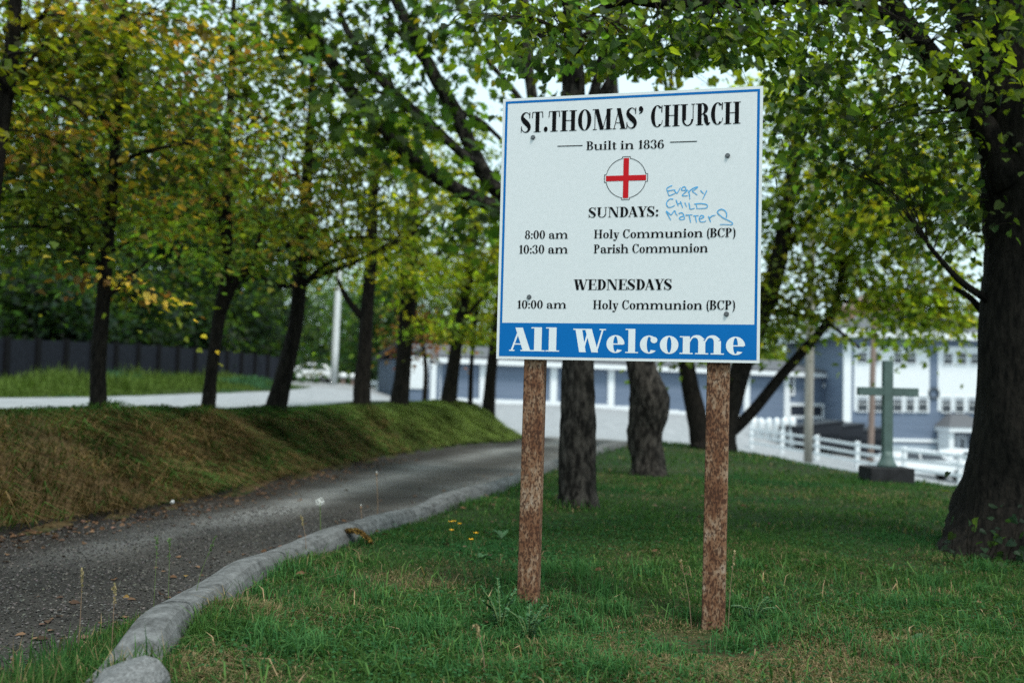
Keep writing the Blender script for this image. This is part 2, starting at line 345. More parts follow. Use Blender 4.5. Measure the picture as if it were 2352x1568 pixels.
# ---------------------------------------------------------------- kerb
def kerb():
    joints = [4.2, 5.55, 6.62, 8.0, 9.5, 11.3, 13.4, 15.6, 18, 20.5]
    yv = list(np.arange(3.36, 24, .09)) + [j + d for j in joints for d in (-.017, -.012, .012, .017)]
    yv = np.unique(np.round([y for y in yv if all(abs(y - j) > .03 or abs(abs(y - j) - .012) < .0012 or abs(abs(y - j) - .017) < .0012 for j in joints)], 4))
    prof = [(-.185, -.22), (-.185, .03), (-.180, .074), (-.168, .090), (-.12, .100), (-.062, .099), (-.042, .092), (-.020, .060), (-.006, .015), (.0, -.12), (.0, -.22)]
    g = np.random.default_rng(5); V = []
    for y in yv:
        dk = float(Kf(y + .05) - Kf(y - .05)) / .1; L = math.hypot(1, dk); nx, ny = 1 / L, -dk / L
        z0 = Hs(float(Kf(y)) + .25, y); hs = .12 + .88 * float(sstep((y - 3.32) / .6))
        jd = min(abs(y - j) for j in joints); sc = .35 if jd < .014 else 1.0
        up = .010 * math.sin(y * 2.1) + .006 * math.sin(y * 5.3)
        for a, z in prof:
            zz = z * hs if z > 0 else z
            n = g.normal(0, .0009)
            V.append((float(Kf(y)) + nx * a * sc, y + ny * a * sc, z0 + (zz + up if z > 0 else zz) * (sc if z > 0 else 1) + n))
    n, m = len(prof), len(yv)
    f = [(i * n + j, i * n + j + 1, (i + 1) * n + j + 1, (i + 1) * n + j) for i in range(m - 1) for j in range(n - 1)]
    f += [tuple(range(n - 1, -1, -1)), tuple((m - 1) * n + j for j in range(n))]
    return MB().add(V, f).build('kerb', M_kerb, smooth=False)
tag(kerb(), kind='structure')

# ---------------------------------------------------------------- leaves
def _fan(outline, c=(0, .42, -.03)):
    v = [c] + outline; n = len(outline); return np.array(v, float), [(0, i + 1, (i + 1) % n + 1) for i in range(n)]
LEAF_FAR = (np.array([(0, 0, 0), (.46, .5, .10), (0, 1, -.06), (-.46, .5, .10)], float), [(0, 1, 2, 3)])
LEAF_MID = (np.array([(0, 0, 0), (.40, .32, .09), (.26, .75, .05), (0, 1.05, -.10), (-.26, .75, .05), (-.40, .32, .09), (0, .5, -.02)], float), [(0, 1, 2, 6), (6, 2, 3), (0, 6, 4, 5), (6, 3, 4)])
LEAF_HEART = (np.array([(0, .1, 0), (.26, -.03, .05), (.48, .26, .11), (.33, .68, .06), (0, 1.08, -.12), (0, .5, -.01), (-.26, -.03, .05), (-.48, .26, .11), (-.33, .68, .06)], float),
    [(0, 1, 2, 5), (5, 2, 3, 4), (0, 5, 7, 6), (5, 4, 8, 7)])
LEAF_MAPLE = _fan([(0, 0, 0), (.30, -.06, .03), (.22, .16, .0), (.62, .26, .05), (.40, .46, .0), (.52, .80, .03), (.20, .70, .0), (0, 1.12, -.10), (-.20, .70, 0), (-.52, .80, .03), (-.40, .46, 0), (-.62, .26, .05), (-.22, .16, 0), (-.30, -.06, .03)])
def frames(fwd, nrm):
    f = fwd / (np.linalg.norm(fwd, axis=1)[:, None] + 1e-9)
    n = nrm - f * np.sum(nrm * f, 1)[:, None]; n /= np.linalg.norm(n, axis=1)[:, None] + 1e-9
    r = np.cross(f, n); return np.stack([r, f, n], -1)
def scatter(name, tmpl, pos, Rm, scale, col, mat, parent=None, origin=None):
    tv, tp = tmpl; n, m = len(pos), len(tv)
    V = np.einsum('nij,mj->nmi', Rm, tv) * np.asarray(scale).reshape(-1, 1, 1) + pos[:, None, :]
    if origin is not None: V = V - np.asarray(origin)
    one = np.concatenate([np.array(p) for p in tp]); sz = np.array([len(p) for p in tp])
    flat = (one[None, :] + (np.arange(n) * m)[:, None]).ravel()
    return link(name, np_mesh(name, V.reshape(-1, 3), flat, np.tile(sz, n), col=np.repeat(col, m, 0)), mat, parent)
def pick(palette, n, g):
    c = np.array([p[0] for p in palette]); w = np.array([p[1] for p in palette], float)
    return c[g.choice(len(c), n, p=w / w.sum())]

def tree(name, label, cat, base, paths, blobs, leaf=LEAF_MID, lsize=.09, per=40, crad=.35, flat=.45, palette=None, group=None, limbs=0, bark=None, seed=1, twigs=True, twig_r=.006, sides=10, rough=.05, droop=.3, tilt=.45, avoid=None):
    g = np.random.default_rng(seed); bark = bark or M_bark
    t = thing(name, base, label, cat, group); o = np.asarray(base, float)
    allp = []
    for i, p in enumerate(paths):
        sub = 6 if i == 0 else 4
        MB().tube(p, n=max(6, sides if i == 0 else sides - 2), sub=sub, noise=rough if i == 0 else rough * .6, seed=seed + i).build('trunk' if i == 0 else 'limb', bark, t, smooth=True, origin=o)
        allp.append(catmull(np.array([q for q in p]), 5))
    cents = []; trunk = np.array(paths[0])
    for c, rad, k in blobs:
        d = g.normal(size=(k, 3)); d /= np.linalg.norm(d, axis=1)[:, None]
        cents.append(np.array(c) + d * np.array(rad) * (g.uniform(0, 1, k) ** .45)[:, None])
    cents = np.concatenate(cents)
    if avoid is not None: cents = cents[~avoid(cents)]
    for i in range(limbs):
        e = cents[g.integers(len(cents))]; D = catmull(trunk, 6); top = D[len(D) // 3:]
        below = top[top[:, 2] < e[2] - .25] if np.any(top[:, 2] < e[2] - .25) else top[:1]
        s = below[np.argmin(np.linalg.norm(below[:, :3] - e, axis=1))]; s = below[max(0, int(np.argmin(np.linalg.norm(below[:, :3] - e, axis=1))) - g.integers(0, 4))]
        mid = (s[:3] + e) / 2 + np.array([0, 0, .12]) * np.linalg.norm(e - s[:3]) + g.normal(0, .06, 3)
        r0 = s[3] * g.uniform(.35, .55)
        L = [(*s[:3], r0), (*(s[:3] * .72 + mid * .28 + g.normal(0, .03, 3)), r0 * .8), (*mid, r0 * .6), (*e, r0 * .25)]
        MB().tube(L, n=6, sub=4, noise=.03, seed=seed + 50 + i).build('limb', bark, t, smooth=True, origin=o)
        allp.append(catmull(np.array(L), 5))
    A = np.concatenate(allp)
    if twigs:
        mb = MB()
        for e in cents:
            d = np.linalg.norm(A[:, :3] - e, axis=1) + np.maximum(0, A[:, 2] - e[2]) * .6; s = A[np.argmin(d)]
            L = np.linalg.norm(s[:3] - e); m1 = s[:3] * .6 + e * .4 + g.normal(0, .05, 3) * L + np.array([0, 0, .08 * L])
            r0 = min(s[3] * .6, twig_r * (1.2 + L)); mb.tube([(*s[:3], r0), (*m1, r0 * .7), (*e, r0 * .3)], n=4, sub=3, cap=False)
            for _ in range(2):
                e2 = e + g.normal(0, crad * .8, 3) * np.array([1, 1, flat]); mb.tube([(*m1, r0 * .5), (*((m1 + e2) / 2 + g.normal(0, .03, 3)), r0 * .4), (*e2, r0 * .2)], n=3, cap=False)
        mb.build('twigs', M_twig, t, smooth=True, origin=o)
    n = len(cents) * per
    ci = np.repeat(np.arange(len(cents)), per); off = g.normal(0, 1, (n, 3)) * crad * np.array([1, 1, flat])
    off[:, 2] -= droop * (off[:, 0] ** 2 + off[:, 1] ** 2) / max(crad, .05) * .25
    tl = g.normal(0, .35, (len(cents), 2))
    off[:, 2] += off[:, 0] * tl[ci, 0] + off[:, 1] * tl[ci, 1]
    pos = cents[ci] + off
    if avoid is not None:
        ok = ~avoid(pos); pos, off, ci = pos[ok], off[ok], ci[ok]; n = len(pos)
    fwd = off * np.array([1, 1, .5]) + g.normal(0, crad * .6, (n, 3)); fwd[:, 2] -= crad * droop * 1.5
    nrm = np.array([0, 0, 1.]) + g.normal(0, tilt, (n, 3))
    cc = pick(palette, len(cents), g)[ci] * .78 + pick(palette, n, g) * .22
    cc = cc * (np.exp(g.normal(0, .38, len(cents))) * (1 + .55 * vnoise(cents[:, 0] * .9 + cents[:, 1] * .3 + seed, cents[:, 2] * 1.3, seed % 50)))[ci][:, None]  # clump brightness paints sunlit and dark masses into the leaf colour
    cc = cc * g.uniform(.82, 1.18, (n, 1)) * g.uniform(.92, 1.08, (n, 3))
    scatter('crown', leaf, pos, frames(fwd, nrm), lsize * g.uniform(.6, 1.25, n), np.clip(cc, 0, 1), M_leaf, t, origin=o)
    return t

P_BRONZE = [((.30, .20, .045), 1.4), ((.13, .19, .032), 3.5), ((.065, .12, .030), 3.8), ((.030, .062, .024), 3.5), ((.22, .25, .04), 1.5), ((.27, .135, .06), 1.3)]
P_SHADE = [((.014, .032, .018), 3), ((.020, .042, .020), 2), ((.035, .058, .02), 1)]  # darkened woodland greens: shade painted into the bush leaves
P_COPPER = [((.17, .06, .035), 3), ((.12, .045, .03), 2), ((.15, .10, .03), 1)]
P_OLIVE = [((.26, .24, .03), 3), ((.12, .165, .02), 3), ((.04, .065, .016), 2), ((.16, .115, .02), 1)]
P_YGREEN = [((.19, .225, .024), 3), ((.11, .17, .024), 3), ((.05, .095, .02), 2), ((.28, .255, .025), 1.6)]
P_GREEN = [((.042, .080, .016), 3), ((.085, .13, .02), 1.5), ((.026, .054, .014), 3)]
P_DARK = [((.030, .060, .018), 3), ((.045, .080, .018), 3), ((.07, .10, .018), 2), ((.022, .045, .018), 1.5)]
P_WOOD = [((.036, .080, .036), 3), ((.022, .050, .026), 3), ((.070, .115, .034), 2), ((.12, .15, .03), 1)]

def row_tree(label, base_px, Y, path, crown, palette, seed, per=46, lsize=.088, limbs=7, extra=(), crad=.38):
    P = [(a, b_, c, r * .86) for a, b_, c, r in pp(path, Y)]; b = (P[0][0], P[0][1], Hs(P[0][0], P[0][1]))
    P[0] = (P[0][0], P[0][1], b[2] - .08, P[0][3] * 1.35); P.insert(1, (P[0][0] * .92 + P[1][0] * .08, Y, b[2] + .06, P[0][3] * .78))
    return tree('broadleaf_tree', label, 'tree', b, [P] + [pp(e, Y) for e in extra], [(c_, r_, max(4, int(k_ * .78))) for c_, r_, k_ in crown], LEAF_MID, lsize, int(per * (1.05 if lsize < .1 else 1.0)), crad * .92, .17, palette, 'young trees along the bank', limbs, seed=seed, sides=12)

def blob(px, py, Y, rx, ry, rz, k):
    c = at(px, py, Y); return (c, (rx, ry, rz), k)
row_tree('young bronze-leaved tree with a bowed trunk, leftmost standing on the bank crest', 0, 10.5, [(225, 940, 46), (226, 840, 42), (240, 650, 34), (255, 480, 30), (265, 320, 26), (280, 120, 20), (290, -120, 12)],
    [blob(230, 330, 10.3, 1.7, 1.3, 1.05, 80), blob(260, 40, 10.5, 1.6, 1.5, 1.0, 60), blob(120, 520, 10.0, 1.0, .9, .45, 26), blob(330, 640, 10.4, .5, .6, .3, 7)], P_BRONZE, 101, per=52,
    extra=[[(232, 625, 12), (215, 575, 10), (200, 500, 6)], [(240, 690, 12), (290, 640, 9), (340, 600, 5)], [(262, 300, 14), (200, 240, 10), (110, 215, 6)], [(262, 380, 12), (330, 350, 9), (420, 330, 5)]])
row_tree('young bronze-leaved tree forking low to the right, second along the bank crest', 0, 12.7, [(478, 938, 38), (486, 850, 34), (505, 720, 32), (522, 600, 28), (520, 400, 24), (530, 200, 18), (538, -20, 12)],
    [blob(500, 420, 12.6, 1.5, 1.3, .95, 70), blob(520, 160, 12.8, 1.9, 1.5, 1.1, 80), blob(560, 560, 12.4, .9, .8, .35, 20)], P_BRONZE, 102, per=50,
    extra=[[(505, 730, 22), (545, 645, 18), (620, 590, 14), (700, 540, 8)], [(530, 670, 14), (590, 570, 10), (600, 480, 6)]])
row_tree('thick-trunked olive-leaved bank tree leaning right, third along the crest', 0, 14.5, [(633, 928, 52), (655, 850, 46), (680, 740, 42), (690, 600, 36), (702, 450, 30), (715, 250, 22), (720, 60, 14)],
    [blob(690, 400, 14.4, 1.9, 1.4, 1.0, 75), blob(690, 120, 14.6, 1.6, 1.5, .9, 40), blob(760, 560, 14.4, 1.1, .9, .35, 22)], P_OLIVE, 103, per=48, lsize=.085,
    extra=[[(683, 650, 14), (740, 630, 12), (820, 600, 9), (890, 560, 6)], [(680, 655, 12), (630, 655, 10), (595, 630, 8)]])
row_tree('bank tree with a low left branch beside the white pole, fourth along the crest', 0, 18, [(830, 920, 46), (836, 830, 40), (842, 730, 38), (852, 600, 32), (858, 420, 24), (865, 250, 14)],
    [blob(850, 480, 18, 1.7, 1.5, 1.3, 55), blob(870, 290, 18, 1.5, 1.4, 1.0, 30)], P_YGREEN, 104, lsize=.12, per=38, extra=[[(838, 735, 18), (800, 690, 14), (775, 640, 8)]])
row_tree('stout straight bank tree in front of the white shed door', 0, 20.5, [(917, 918, 50), (928, 820, 44), (936, 700, 42), (945, 560, 36), (952, 400, 24), (960, 260, 14)],
    [blob(950, 600, 20.3, 1.3, 1.3, .8, 40), blob(1010, 330, 20.4, 1.5, 1.4, .9, 34), blob(985, 745, 20.2, .8, .7, .22, 9), blob(950, 440, 20.5, 1.7, 1.5, 1.2, 45)], P_YGREEN, 105, lsize=.12, per=40)
row_tree('slim bank tree leaning right, in front of the blue siding', 0, 23.5, [(1030, 913, 40), (1044, 820, 34), (1062, 710, 32), (1080, 600, 26), (1090, 450, 18)],
    [blob(1060, 620, 23.3, 1.9, 1.5, .9, 55), blob(1070, 480, 23.5, 1.7, 1.5, 1.2, 40), blob(1080, 770, 23.2, .8, .7, .25, 9)], P_YGREEN, 106, lsize=.13, per=40, extra=[[(1052, 770, 14), (1085, 745, 10), (1110, 720, 6)]])
row_tree('thin whip-like sapling between two bank trees', 0, 24.3, [(1080, 914, 13), (1083, 840, 12), (1090, 760, 9), (1096, 690, 6)], [blob(1095, 690, 24.3, .5, .5, .5, 8)], P_YGREEN, 107, lsize=.12, limbs=2, per=20)
row_tree('last tree at the rounded end of the bank, pale trunk half behind the sign', 0, 25.3, [(1122, 914, 34), (1130, 840, 30), (1145, 720, 28), (1160, 560, 22), (1170, 420, 14)],
    [blob(1130, 560, 25.2, 1.8, 1.6, 1.3, 50), blob(1180, 760, 25, .9, .8, .35, 8)], P_YGREEN, 108, lsize=.13, per=36)
row_tree('dark leaning tree at the edge of the picture, top of its trunk only', 0, 9, [(-60, 960, 50), (-35, 640, 44), (2, 300, 40), (28, 100, 36), (40, -80, 30), (45, -300, 20)],
    [blob(40, 60, 9.2, 1.6, 1.4, .8, 55), blob(-100, 250, 9, 1.2, 1.2, .9, 30)], P_OLIVE, 109, per=48,
    extra=[[(22, 215, 14), (90, 208, 10), (150, 225, 8), (200, 270, 4)], [(20, 200, 12), (60, 150, 9), (110, 90, 5)]])

row_tree('copper-leaved sapling behind the stout bank trunk', 0, 29, [(975, 905, 14), (978, 850, 12), (972, 790, 10), (965, 730, 7)], [blob(925, 790, 29, .6, .5, .35, 10), blob(985, 775, 29, .6, .5, .4, 12), blob(960, 720, 29, .5, .5, .35, 8)], P_COPPER, 110, lsize=.13, limbs=3, per=26)
# straight trunk behind the sign
P = pp([(1328, 1175, 120), (1327, 1120, 90), (1326, 1000, 80), (1328, 850, 74), (1326, 600, 66), (1320, 350, 58), (1317, 150, 50), (1312, -60, 44), (1305, -300, 34)], 8.95)
b = (P[0][0], 8.95, Hs(P[0][0], 8.95)); P[0] = (P[0][0], 8.95, b[2] - .08, P[0][3])
tree('straight_tree', 'straight grey-barked trunk rising behind the sign from beside the kerb', 'tree', b, [P, pp([(1335, 300, 26), (1365, 210, 24), (1385, 130, 22), (1425, 40, 16), (1470, -60, 12)], 8.95), pp([(1345, 280, 22), (1410, 170, 18), (1440, 120, 10)], 9), pp([(1310, 160, 14), (1250, 150, 10), (1190, 130, 6)], 8.9), pp([(1310, 20, 22), (1230, -60, 18), (1120, -160, 14)], 8.9)],
    [(at(1320, -420, 8.9), (2.6, 2.4, 1.3), 34), (at(1520, 60, 9), (.9, .9, .45), 14), (at(1230, 60, 8.8), (.9, .8, .4), 12)], LEAF_HEART, .085, 36, .34, .5, P_YGREEN, limbs=4, bark=M_bark_grey, seed=201, sides=18)

# burled tree whose limbs sweep up to the left
Y2 = 12.7
P = pp([(1490, 1100, 105), (1488, 1060, 78), (1482, 990, 78), (1492, 915, 96), (1474, 850, 68), (1462, 750, 62), (1445, 640, 56), (1428, 480, 42), (1412, 300, 34), (1402, 130, 28), (1396, -60, 20), (1385, -300, 10)], Y2)
b = (P[0][0], Y2, Hs(P[0][0], Y2)); P[0] = (P[0][0], Y2, b[2] - .08, P[0][3])
LA = pp([(1450, 665, 44), (1380, 590, 42), (1260, 530, 38), (1150, 480, 35), (1060, 440, 32), (955, 372, 30), (862, 275, 28), (800, 200, 30), (740, 110, 30), (655, -5, 28), (600, -90, 20)], Y2)
LB = pp([(1445, 640, 46), (1370, 560, 44), (1240, 490, 40), (1140, 435, 38), (1085, 345, 36), (1045, 255, 34), (1000, 180, 30), (955, 90, 28), (905, -10, 26), (870, -120, 20)], Y2)
LC = pp([(1110, 390, 24), (1052, 345, 22), (990, 285, 22), (935, 240, 22), (868, 176, 22), (810, 95, 18), (780, 30, 14)], Y2)
LD = pp([(1100, 380, 18), (1020, 320, 16), (960, 270, 14), (905, 225, 10)], Y2 - .4)
LE = pp([(1290, 525, 30), (1245, 420, 28), (1225, 240, 26), (1210, 120, 24), (1205, -30, 20)], Y2)
LF = pp([(1045, 255, 14), (1100, 275, 12), (1150, 320, 10)], Y2)
LG = pp([(990, 165, 14), (935, 95, 14), (880, 40, 10)], Y2)
LH = pp([(1235, 300, 18), (1185, 215, 14), (1110, 130, 12)], Y2)
bl = [(at(790, 235, 12.0), (.55, .6, .30), 4), (at(700, 60, 12.3), (1.1, 1.0, .45), 9), (at(960, 300, 12.3), (.6, .7, .4), 6), (at(920, 60, 12.5), (.7, .8, .35), 8), (at(1080, 150, 12.4), (.5, .5, .35), 4), (at(850, 160, 12.2), (.5, .5, .3), 2), (at(1020, 20, 12.4), (.5, .5, .25), 5), (at(1110, 470, 12.4), (.5, .5, .35), 4), (at(830, 330, 12.4), (.8, .6, .5), 2), (at(800, -300, 12.7), (3, 2.6, 1.2), 24)]
tree('burled_tree', 'crooked tree with a burled trunk and long dark limbs sweeping out behind the sign', 'tree', b, [P, LA, LB, LC, LD, LE, LF, LG, LH], bl, LEAF_MAPLE, .15, 24, .42, .45, P_GREEN, bark=M_bark_grey, seed=202, sides=16, droop=.6, tilt=.6)

# many-stemmed tree beyond the right post
Y3 = 20.1
P = pp([(1640, 1030, 120), (1660, 985, 64), (1690, 880, 52), (1745, 730, 46), (1785, 610, 40), (1810, 470, 34), (1830, 300, 24), (1840, 100, 14)], Y3)
b = (P[0][0], Y3, Hs(P[0][0], Y3)); P[0] = (P[0][0], Y3, b[2] - .1, P[0][3])
tree('forked_tree', 'many-stemmed tree spreading low beyond the right post of the sign', 'tree', b,
    [P, pp([(1615, 1025, 60), (1602, 960, 46), (1580, 860, 38), (1562, 720, 32), (1540, 540, 26), (1530, 380, 20), (1540, 220, 12), (1545, 80, 5)], Y3), pp([(1665, 1005, 30), (1725, 948, 26), (1790, 868, 24), (1850, 800, 22), (1902, 735, 20), (1928, 660, 18), (1938, 560, 14), (1960, 420, 8)], Y3),
     pp([(1755, 712, 14), (1830, 722, 12), (1905, 745, 10), (1975, 800, 6)], Y3), pp([(1790, 590, 18), (1880, 470, 14), (1990, 400, 8)], Y3), pp([(1920, 690, 10), (2000, 700, 9), (2090, 740, 6)], Y3)],
    [(at(1960, 500, 20), (2.4, 2, 1.7), 150), (at(2130, 690, 19.6), (1.2, 1.2, .8), 55), (at(1900, 250, 20.3), (2.2, 2, 1.2), 70), (at(1790, 700, 20), (.85, .8, .7), 26), (at(2180, 420, 20), (1.2, 1.4, 1.6), 60), (at(1560, 800, 20), (.5, .6, .5), 5), (at(1545, 420, 20.2), (.9, 1, 1.1), 22)],
    LEAF_MID, .14, 44, .42, .5, P_YGREEN, seed=203, sides=14)

# big dark tree at the picture's edge
Y4 = 6.9
P = pp([(2385, 1330, 560), (2382, 1240, 400), (2380, 1120, 318), (2378, 960, 268), (2385, 720, 238), (2388, 520, 232), (2375, 380, 240), (2350, 240, 190), (2325, 100, 120), (2310, -100, 110), (2300, -400, 80)], Y4)
b = (P[0][0], Y4, Hs(P[0][0], Y4)); P[0] = (P[0][0], Y4, b[2] - .15, P[0][3])
def keep_sign_clear(p):     # no sprays between the eye and the sign face
    d = p - np.array([0, 0, EYE]); w = d @ _F; X = 1176 + FPX * (d @ _R) / w; Yp = 784 - FPX * (d @ _U) / w
    low = (w < 7.5) & (Yp > np.interp(X, [1100, 1160, 1745, 1775, 2000, 2300], [60, 190, 155, 420, 660, 680])) & (X > 300)
    return low | (w < 2.6)
big = tree('big_maple', 'big dark-trunked tree with heavy low limbs reaching over the sign', 'tree', b,
    [P, pp([(2330, 420, 110), (2262, 300, 62), (2215, 225, 56), (2150, 150, 54), (2085, 60, 46), (2020, -40, 40), (1960, -140, 30)], 6.8), pp([(2330, 290, 110), (2255, 130, 62), (2215, 30, 56), (2180, -90, 50)], 7.1),
     pp([(2120, 110, 34, 6.7), (2000, 20, 30, 6.5), (1850, -5, 30, 6.3), (1700, 5, 30, 6.1), (1560, 12, 28, 6.0), (1440, 0, 24, 5.9), (1360, 30, 14, 5.8), (1290, 70, 8, 5.7)], 6.5),
     pp([(2270, 690, 18), (2200, 640, 14), (2130, 560, 9)], 6.9), pp([(2290, 760, 22), (2235, 690, 14), (2190, 660, 10)], 7.2), pp([(2350, 300, 80), (2460, 100, 60), (2600, -150, 40)], 6.8)],
    [(at(2020, 110, 6.4), (1.3, 1.1, .5), 44), (at(1640, 110, 6.0), (.62, .5, .24), 20), (at(1740, 20, 6.1), (.7, .6, .2), 10), (at(1240, 70, 5.8), (.22, .4, .20), 9), (at(1120, 50, 5.8), (.2, .3, .12), 4), (at(1470, 130, 5.9), (.22, .3, .14), 6), (at(2130, 380, 7.0), (.75, .9, .5), 18), (at(1960, 280, 7.2), (.75, .8, .45), 18), (at(1500, 10, 5.8), (.4, .5, .10), 6), (at(2250, -350, 6.6), (2.2, 1.8, .8), 40), (at(1500, -420, 6.2), (1.6, 1.4, .5), 14), (at(2500, 300, 7), (.8, 1, 1), 16)],
    LEAF_HEART, .064, 38, .22, .5, P_DARK + [((.13, .17, .02), 2.5)], seed=204, sides=28, rough=.035, droop=.5, tilt=.6, avoid=keep_sign_clear, twig_r=.0035)

# ---------------------------------------------------------------- woods behind the fence and trees behind the houses
def wood_tree(x, y, h, r, label, palette, seed, group, leaf=.34, n=46, per=60, low=.22):
    z = Hs(x, y); b = (x, y, z); g = np.random.default_rng(seed)
    P = [(x, y, z - .2, .3), (x + g.normal(0, .1), y, z + h * .3, .2), (x + g.normal(0, .3), y, z + h * .65, .13), (x + g.normal(0, .4), y, z + h * .92, .05)]
    bl = [((x, y, z + h * (low + .62 * (1 - low) * .75)), (r, r * .9, h * (1 - low) * .46), n), ((x + g.normal(0, r * .4), y - r * .3, z + h * (low + .12)), (r * 1.05, r * .8, h * .13), n // 3)]
    tree('woodland_tree', label, 'tree', b, [P], bl, LEAF_FAR, leaf, per, r * .30, .5, palette, group, limbs=4, seed=seed, twigs=False, sides=8, tilt=.7)
W = [(-30, 46, 20, 4.2, 'leftmost dark leafy woodland tree showing low behind the charcoal fence'), (-24.5, 43, 17, 3.4, 'tall mid-green woodland tree above the left end of the charcoal fence'), (-20, 46, 18, 4, 'dark woodland tree behind the fence, between the first two bank trunks'),
    (-17.5, 52, 17, 3.4, 'woodland tree behind the fence, seen just past the second bank trunk'), (-15.5, 60, 16, 3.6, 'dark woodland tree above the far end of the charcoal fence'), (-26, 56, 24, 4.4, 'tallest woodland tree, farther back behind the fence'), (-35, 58, 24, 5, 'broad woodland tree at the edge of the picture, far behind the fence'),
    (-21, 66, 21, 4.4, 'woodland tree rising behind the third bank trunk'), (-25, 112, 14, 5, 'dark woodland tree directly behind the white car'), (-16, 116, 14, 4, 'woodland tree just right of the white pole'), (-8.5, 74, 10, 3.4, 'dark woodland tree left of the shed roof'), (-27, 84, 26, 5.5, 'distant woodland tree filling the gap above the white car'), (-22, 124, 18, 5, 'farthest woodland tree behind the parked white car')]
for i, (x, y, h, r, lab) in enumerate(W):
    wood_tree(x, y, h, r, lab, P_WOOD, 300 + i, 'woodland behind the fence', low=.04, n=60, per=64, leaf=.40)
for i, (x, y, h, r, lab) in enumerate([(-31, 40, 11, 4, 'woodland tree at the left edge, nearest behind the charcoal fence'), (-22, 50, 9, 3.6, 'low spreading woodland tree between the first and second bank trunks'), (-18.5, 60, 10, 3.8, 'low spreading woodland tree past the second bank trunk'), (-42, 70, 18, 6, 'huge distant woodland tree at the far left'), (-33, 76, 18, 6, 'huge distant woodland tree behind the first bank trunk'), (-24.5, 74, 13, 4.4, 'distant woodland tree left of the third bank trunk'), (-14, 104, 12, 5, 'distant round woodland tree right of the white car'), (-24, 108, 13, 5.4, 'distant round woodland tree left of the white car'), (-6, 100, 11, 4.6, 'distant round woodland tree behind the stout bank trunk')]):
    wood_tree(x, y, h, r, lab, P_WOOD, 380 + i, 'woodland behind the fence', low=.0, n=60, per=60, leaf=.44)
W2 = [(-4.8, 80, 14, 3.6, 'bushy green tree behind the shed roof'), (-.8, 76, 12, 3.2, 'green tree behind the long blue building, left of the sign'), (15.8, 76, 6.2, 2.4, 'yellowish tree behind the blue building, right of the sign'), (20, 84, 10, 3.6, 'yellow-green tree behind the wooden utility pole'), (25.5, 92, 12, 4.2, 'green tree above the corner of the tall blue building'), (36, 90, 14, 5, 'green tree behind the roof of the tall blue building')]
for i, (x, y, h, r, lab) in enumerate(W2):
    wood_tree(x, y, h, r, lab, P_YGREEN, 330 + i, 'trees behind the blue buildings', n=40, per=50, leaf=.36)
g = np.random.default_rng(77)
for i, (x, y, h, r, lab) in enumerate([(-19.5, 33.5, 4.6, 2.6, 'dark bush pressed against the fence at the left edge'), (-17.3, 37.5, 4.4, 2.4, 'dark bush behind the fence left of the first bank trunk'), (-16.2, 42, 4.8, 2.5, 'dark bush behind the fence right of the first bank trunk'), (-15.2, 46.5, 4.4, 2.3, 'dark bush behind the fence near the second bank trunk'), (-14.4, 51.5, 5, 2.6, 'dark bush at the far end of the charcoal fence'), (-17.2, 58, 5.5, 2.6, 'dark bush just past the end of the charcoal fence')]):
    z = Hs(x, y)
    tree('bush', lab, 'bush', (x, y, z), [[(x, y, z - .1, .06), (x, y, z + h * .5, .04), (x + .1, y, z + h * .8, .02)]], [((x, y, z + h * .5), (r, r * .6, h * .5), 46)], LEAF_FAR, .30, 60, .5, .7, P_SHADE, 'bushes behind the fence', limbs=3, seed=360 + i, twigs=False, sides=6)

# far hillside beyond the houses
hx = np.linspace(-300, 420, 70); hy = np.linspace(125, 420, 26)
X, Y = np.meshgrid(hx, hy); Z = -3 + (sstep((Y - 125) / 150) * (17 + 7 * vnoise(X * .02, Y * .01, 61) + 3 * vnoise(X * .07, Y * .05, 62))) * (.5 + .5 * sstep((X + 160) / 260)) * (1 - .5 * sstep((X - 140) / 120))
i = np.arange(X.size).reshape(X.shape); q = np.stack([i[:-1, :-1], i[:-1, 1:], i[1:, 1:], i[1:, :-1]], -1).reshape(-1, 4)
hc = np.array([.045, .075, .030]) * (1 + .5 * vnoise(X.ravel() * .15, Y.ravel() * .15, 63)[:, None])
tag(link('hillside', np_mesh('hillside', np.stack([X, Y, Z], -1).reshape(-1, 3), q.ravel(), np.full(len(q), 4), col=hc, smooth=True), M_ground), kind='structure')

# ---------------------------------------------------------------- the charcoal fence behind the verge
def dark_fence():
    A = at(-70, 880, 28.5); B = at(640, 880, 50)
    n = 15; root_z = Hs(A[0], A[1]); t = thing('panel_fence', (A[0], A[1], root_z), 'charcoal panel fence with black posts along the grass verge', 'fence'); o = (A[0], A[1], root_z)
    L = np.linalg.norm((B - A)[:2]); d = (B - A)[:2] / L; nrm = np.array([d[1], -d[0]])
    for k in range(n + 1):
        p = A[:2] + d * L * k / n; z = Hs(*p)
        w = .10
        c = [p + d * a + nrm * bb for a, bb in ((-w, -.07), (w, -.07), (w, .09), (-w, .09))]
        MB().hexa([(*q, z - .2) for q in c] + [(*q, z + 1.42) for q in c]).build('post', M_fencepost, t, origin=o)
        if k < n:
            p2 = A[:2] + d * L * (k + 1) / n; z2 = Hs(*p2); mb = MB(); m = 11
            a0 = p + d * .1; L2 = L / n - .2
            for j in range(m):
                s0, s1 = j * L2 / m + .004, (j + 1) * L2 / m - .004; zz = z + (z2 - z) * (j + .5) / m
                c = [a0 + d * a + nrm * bb for a, bb in ((s0, -.02), (s1, -.02), (s1, .012), (s0, .012))]
                mb.hexa([(*q, zz + .02) for q in c] + [(*q, zz + 1.34) for q in c])
            mb.build('fence_panel', M_darkfence, t, origin=o)
dark_fence()

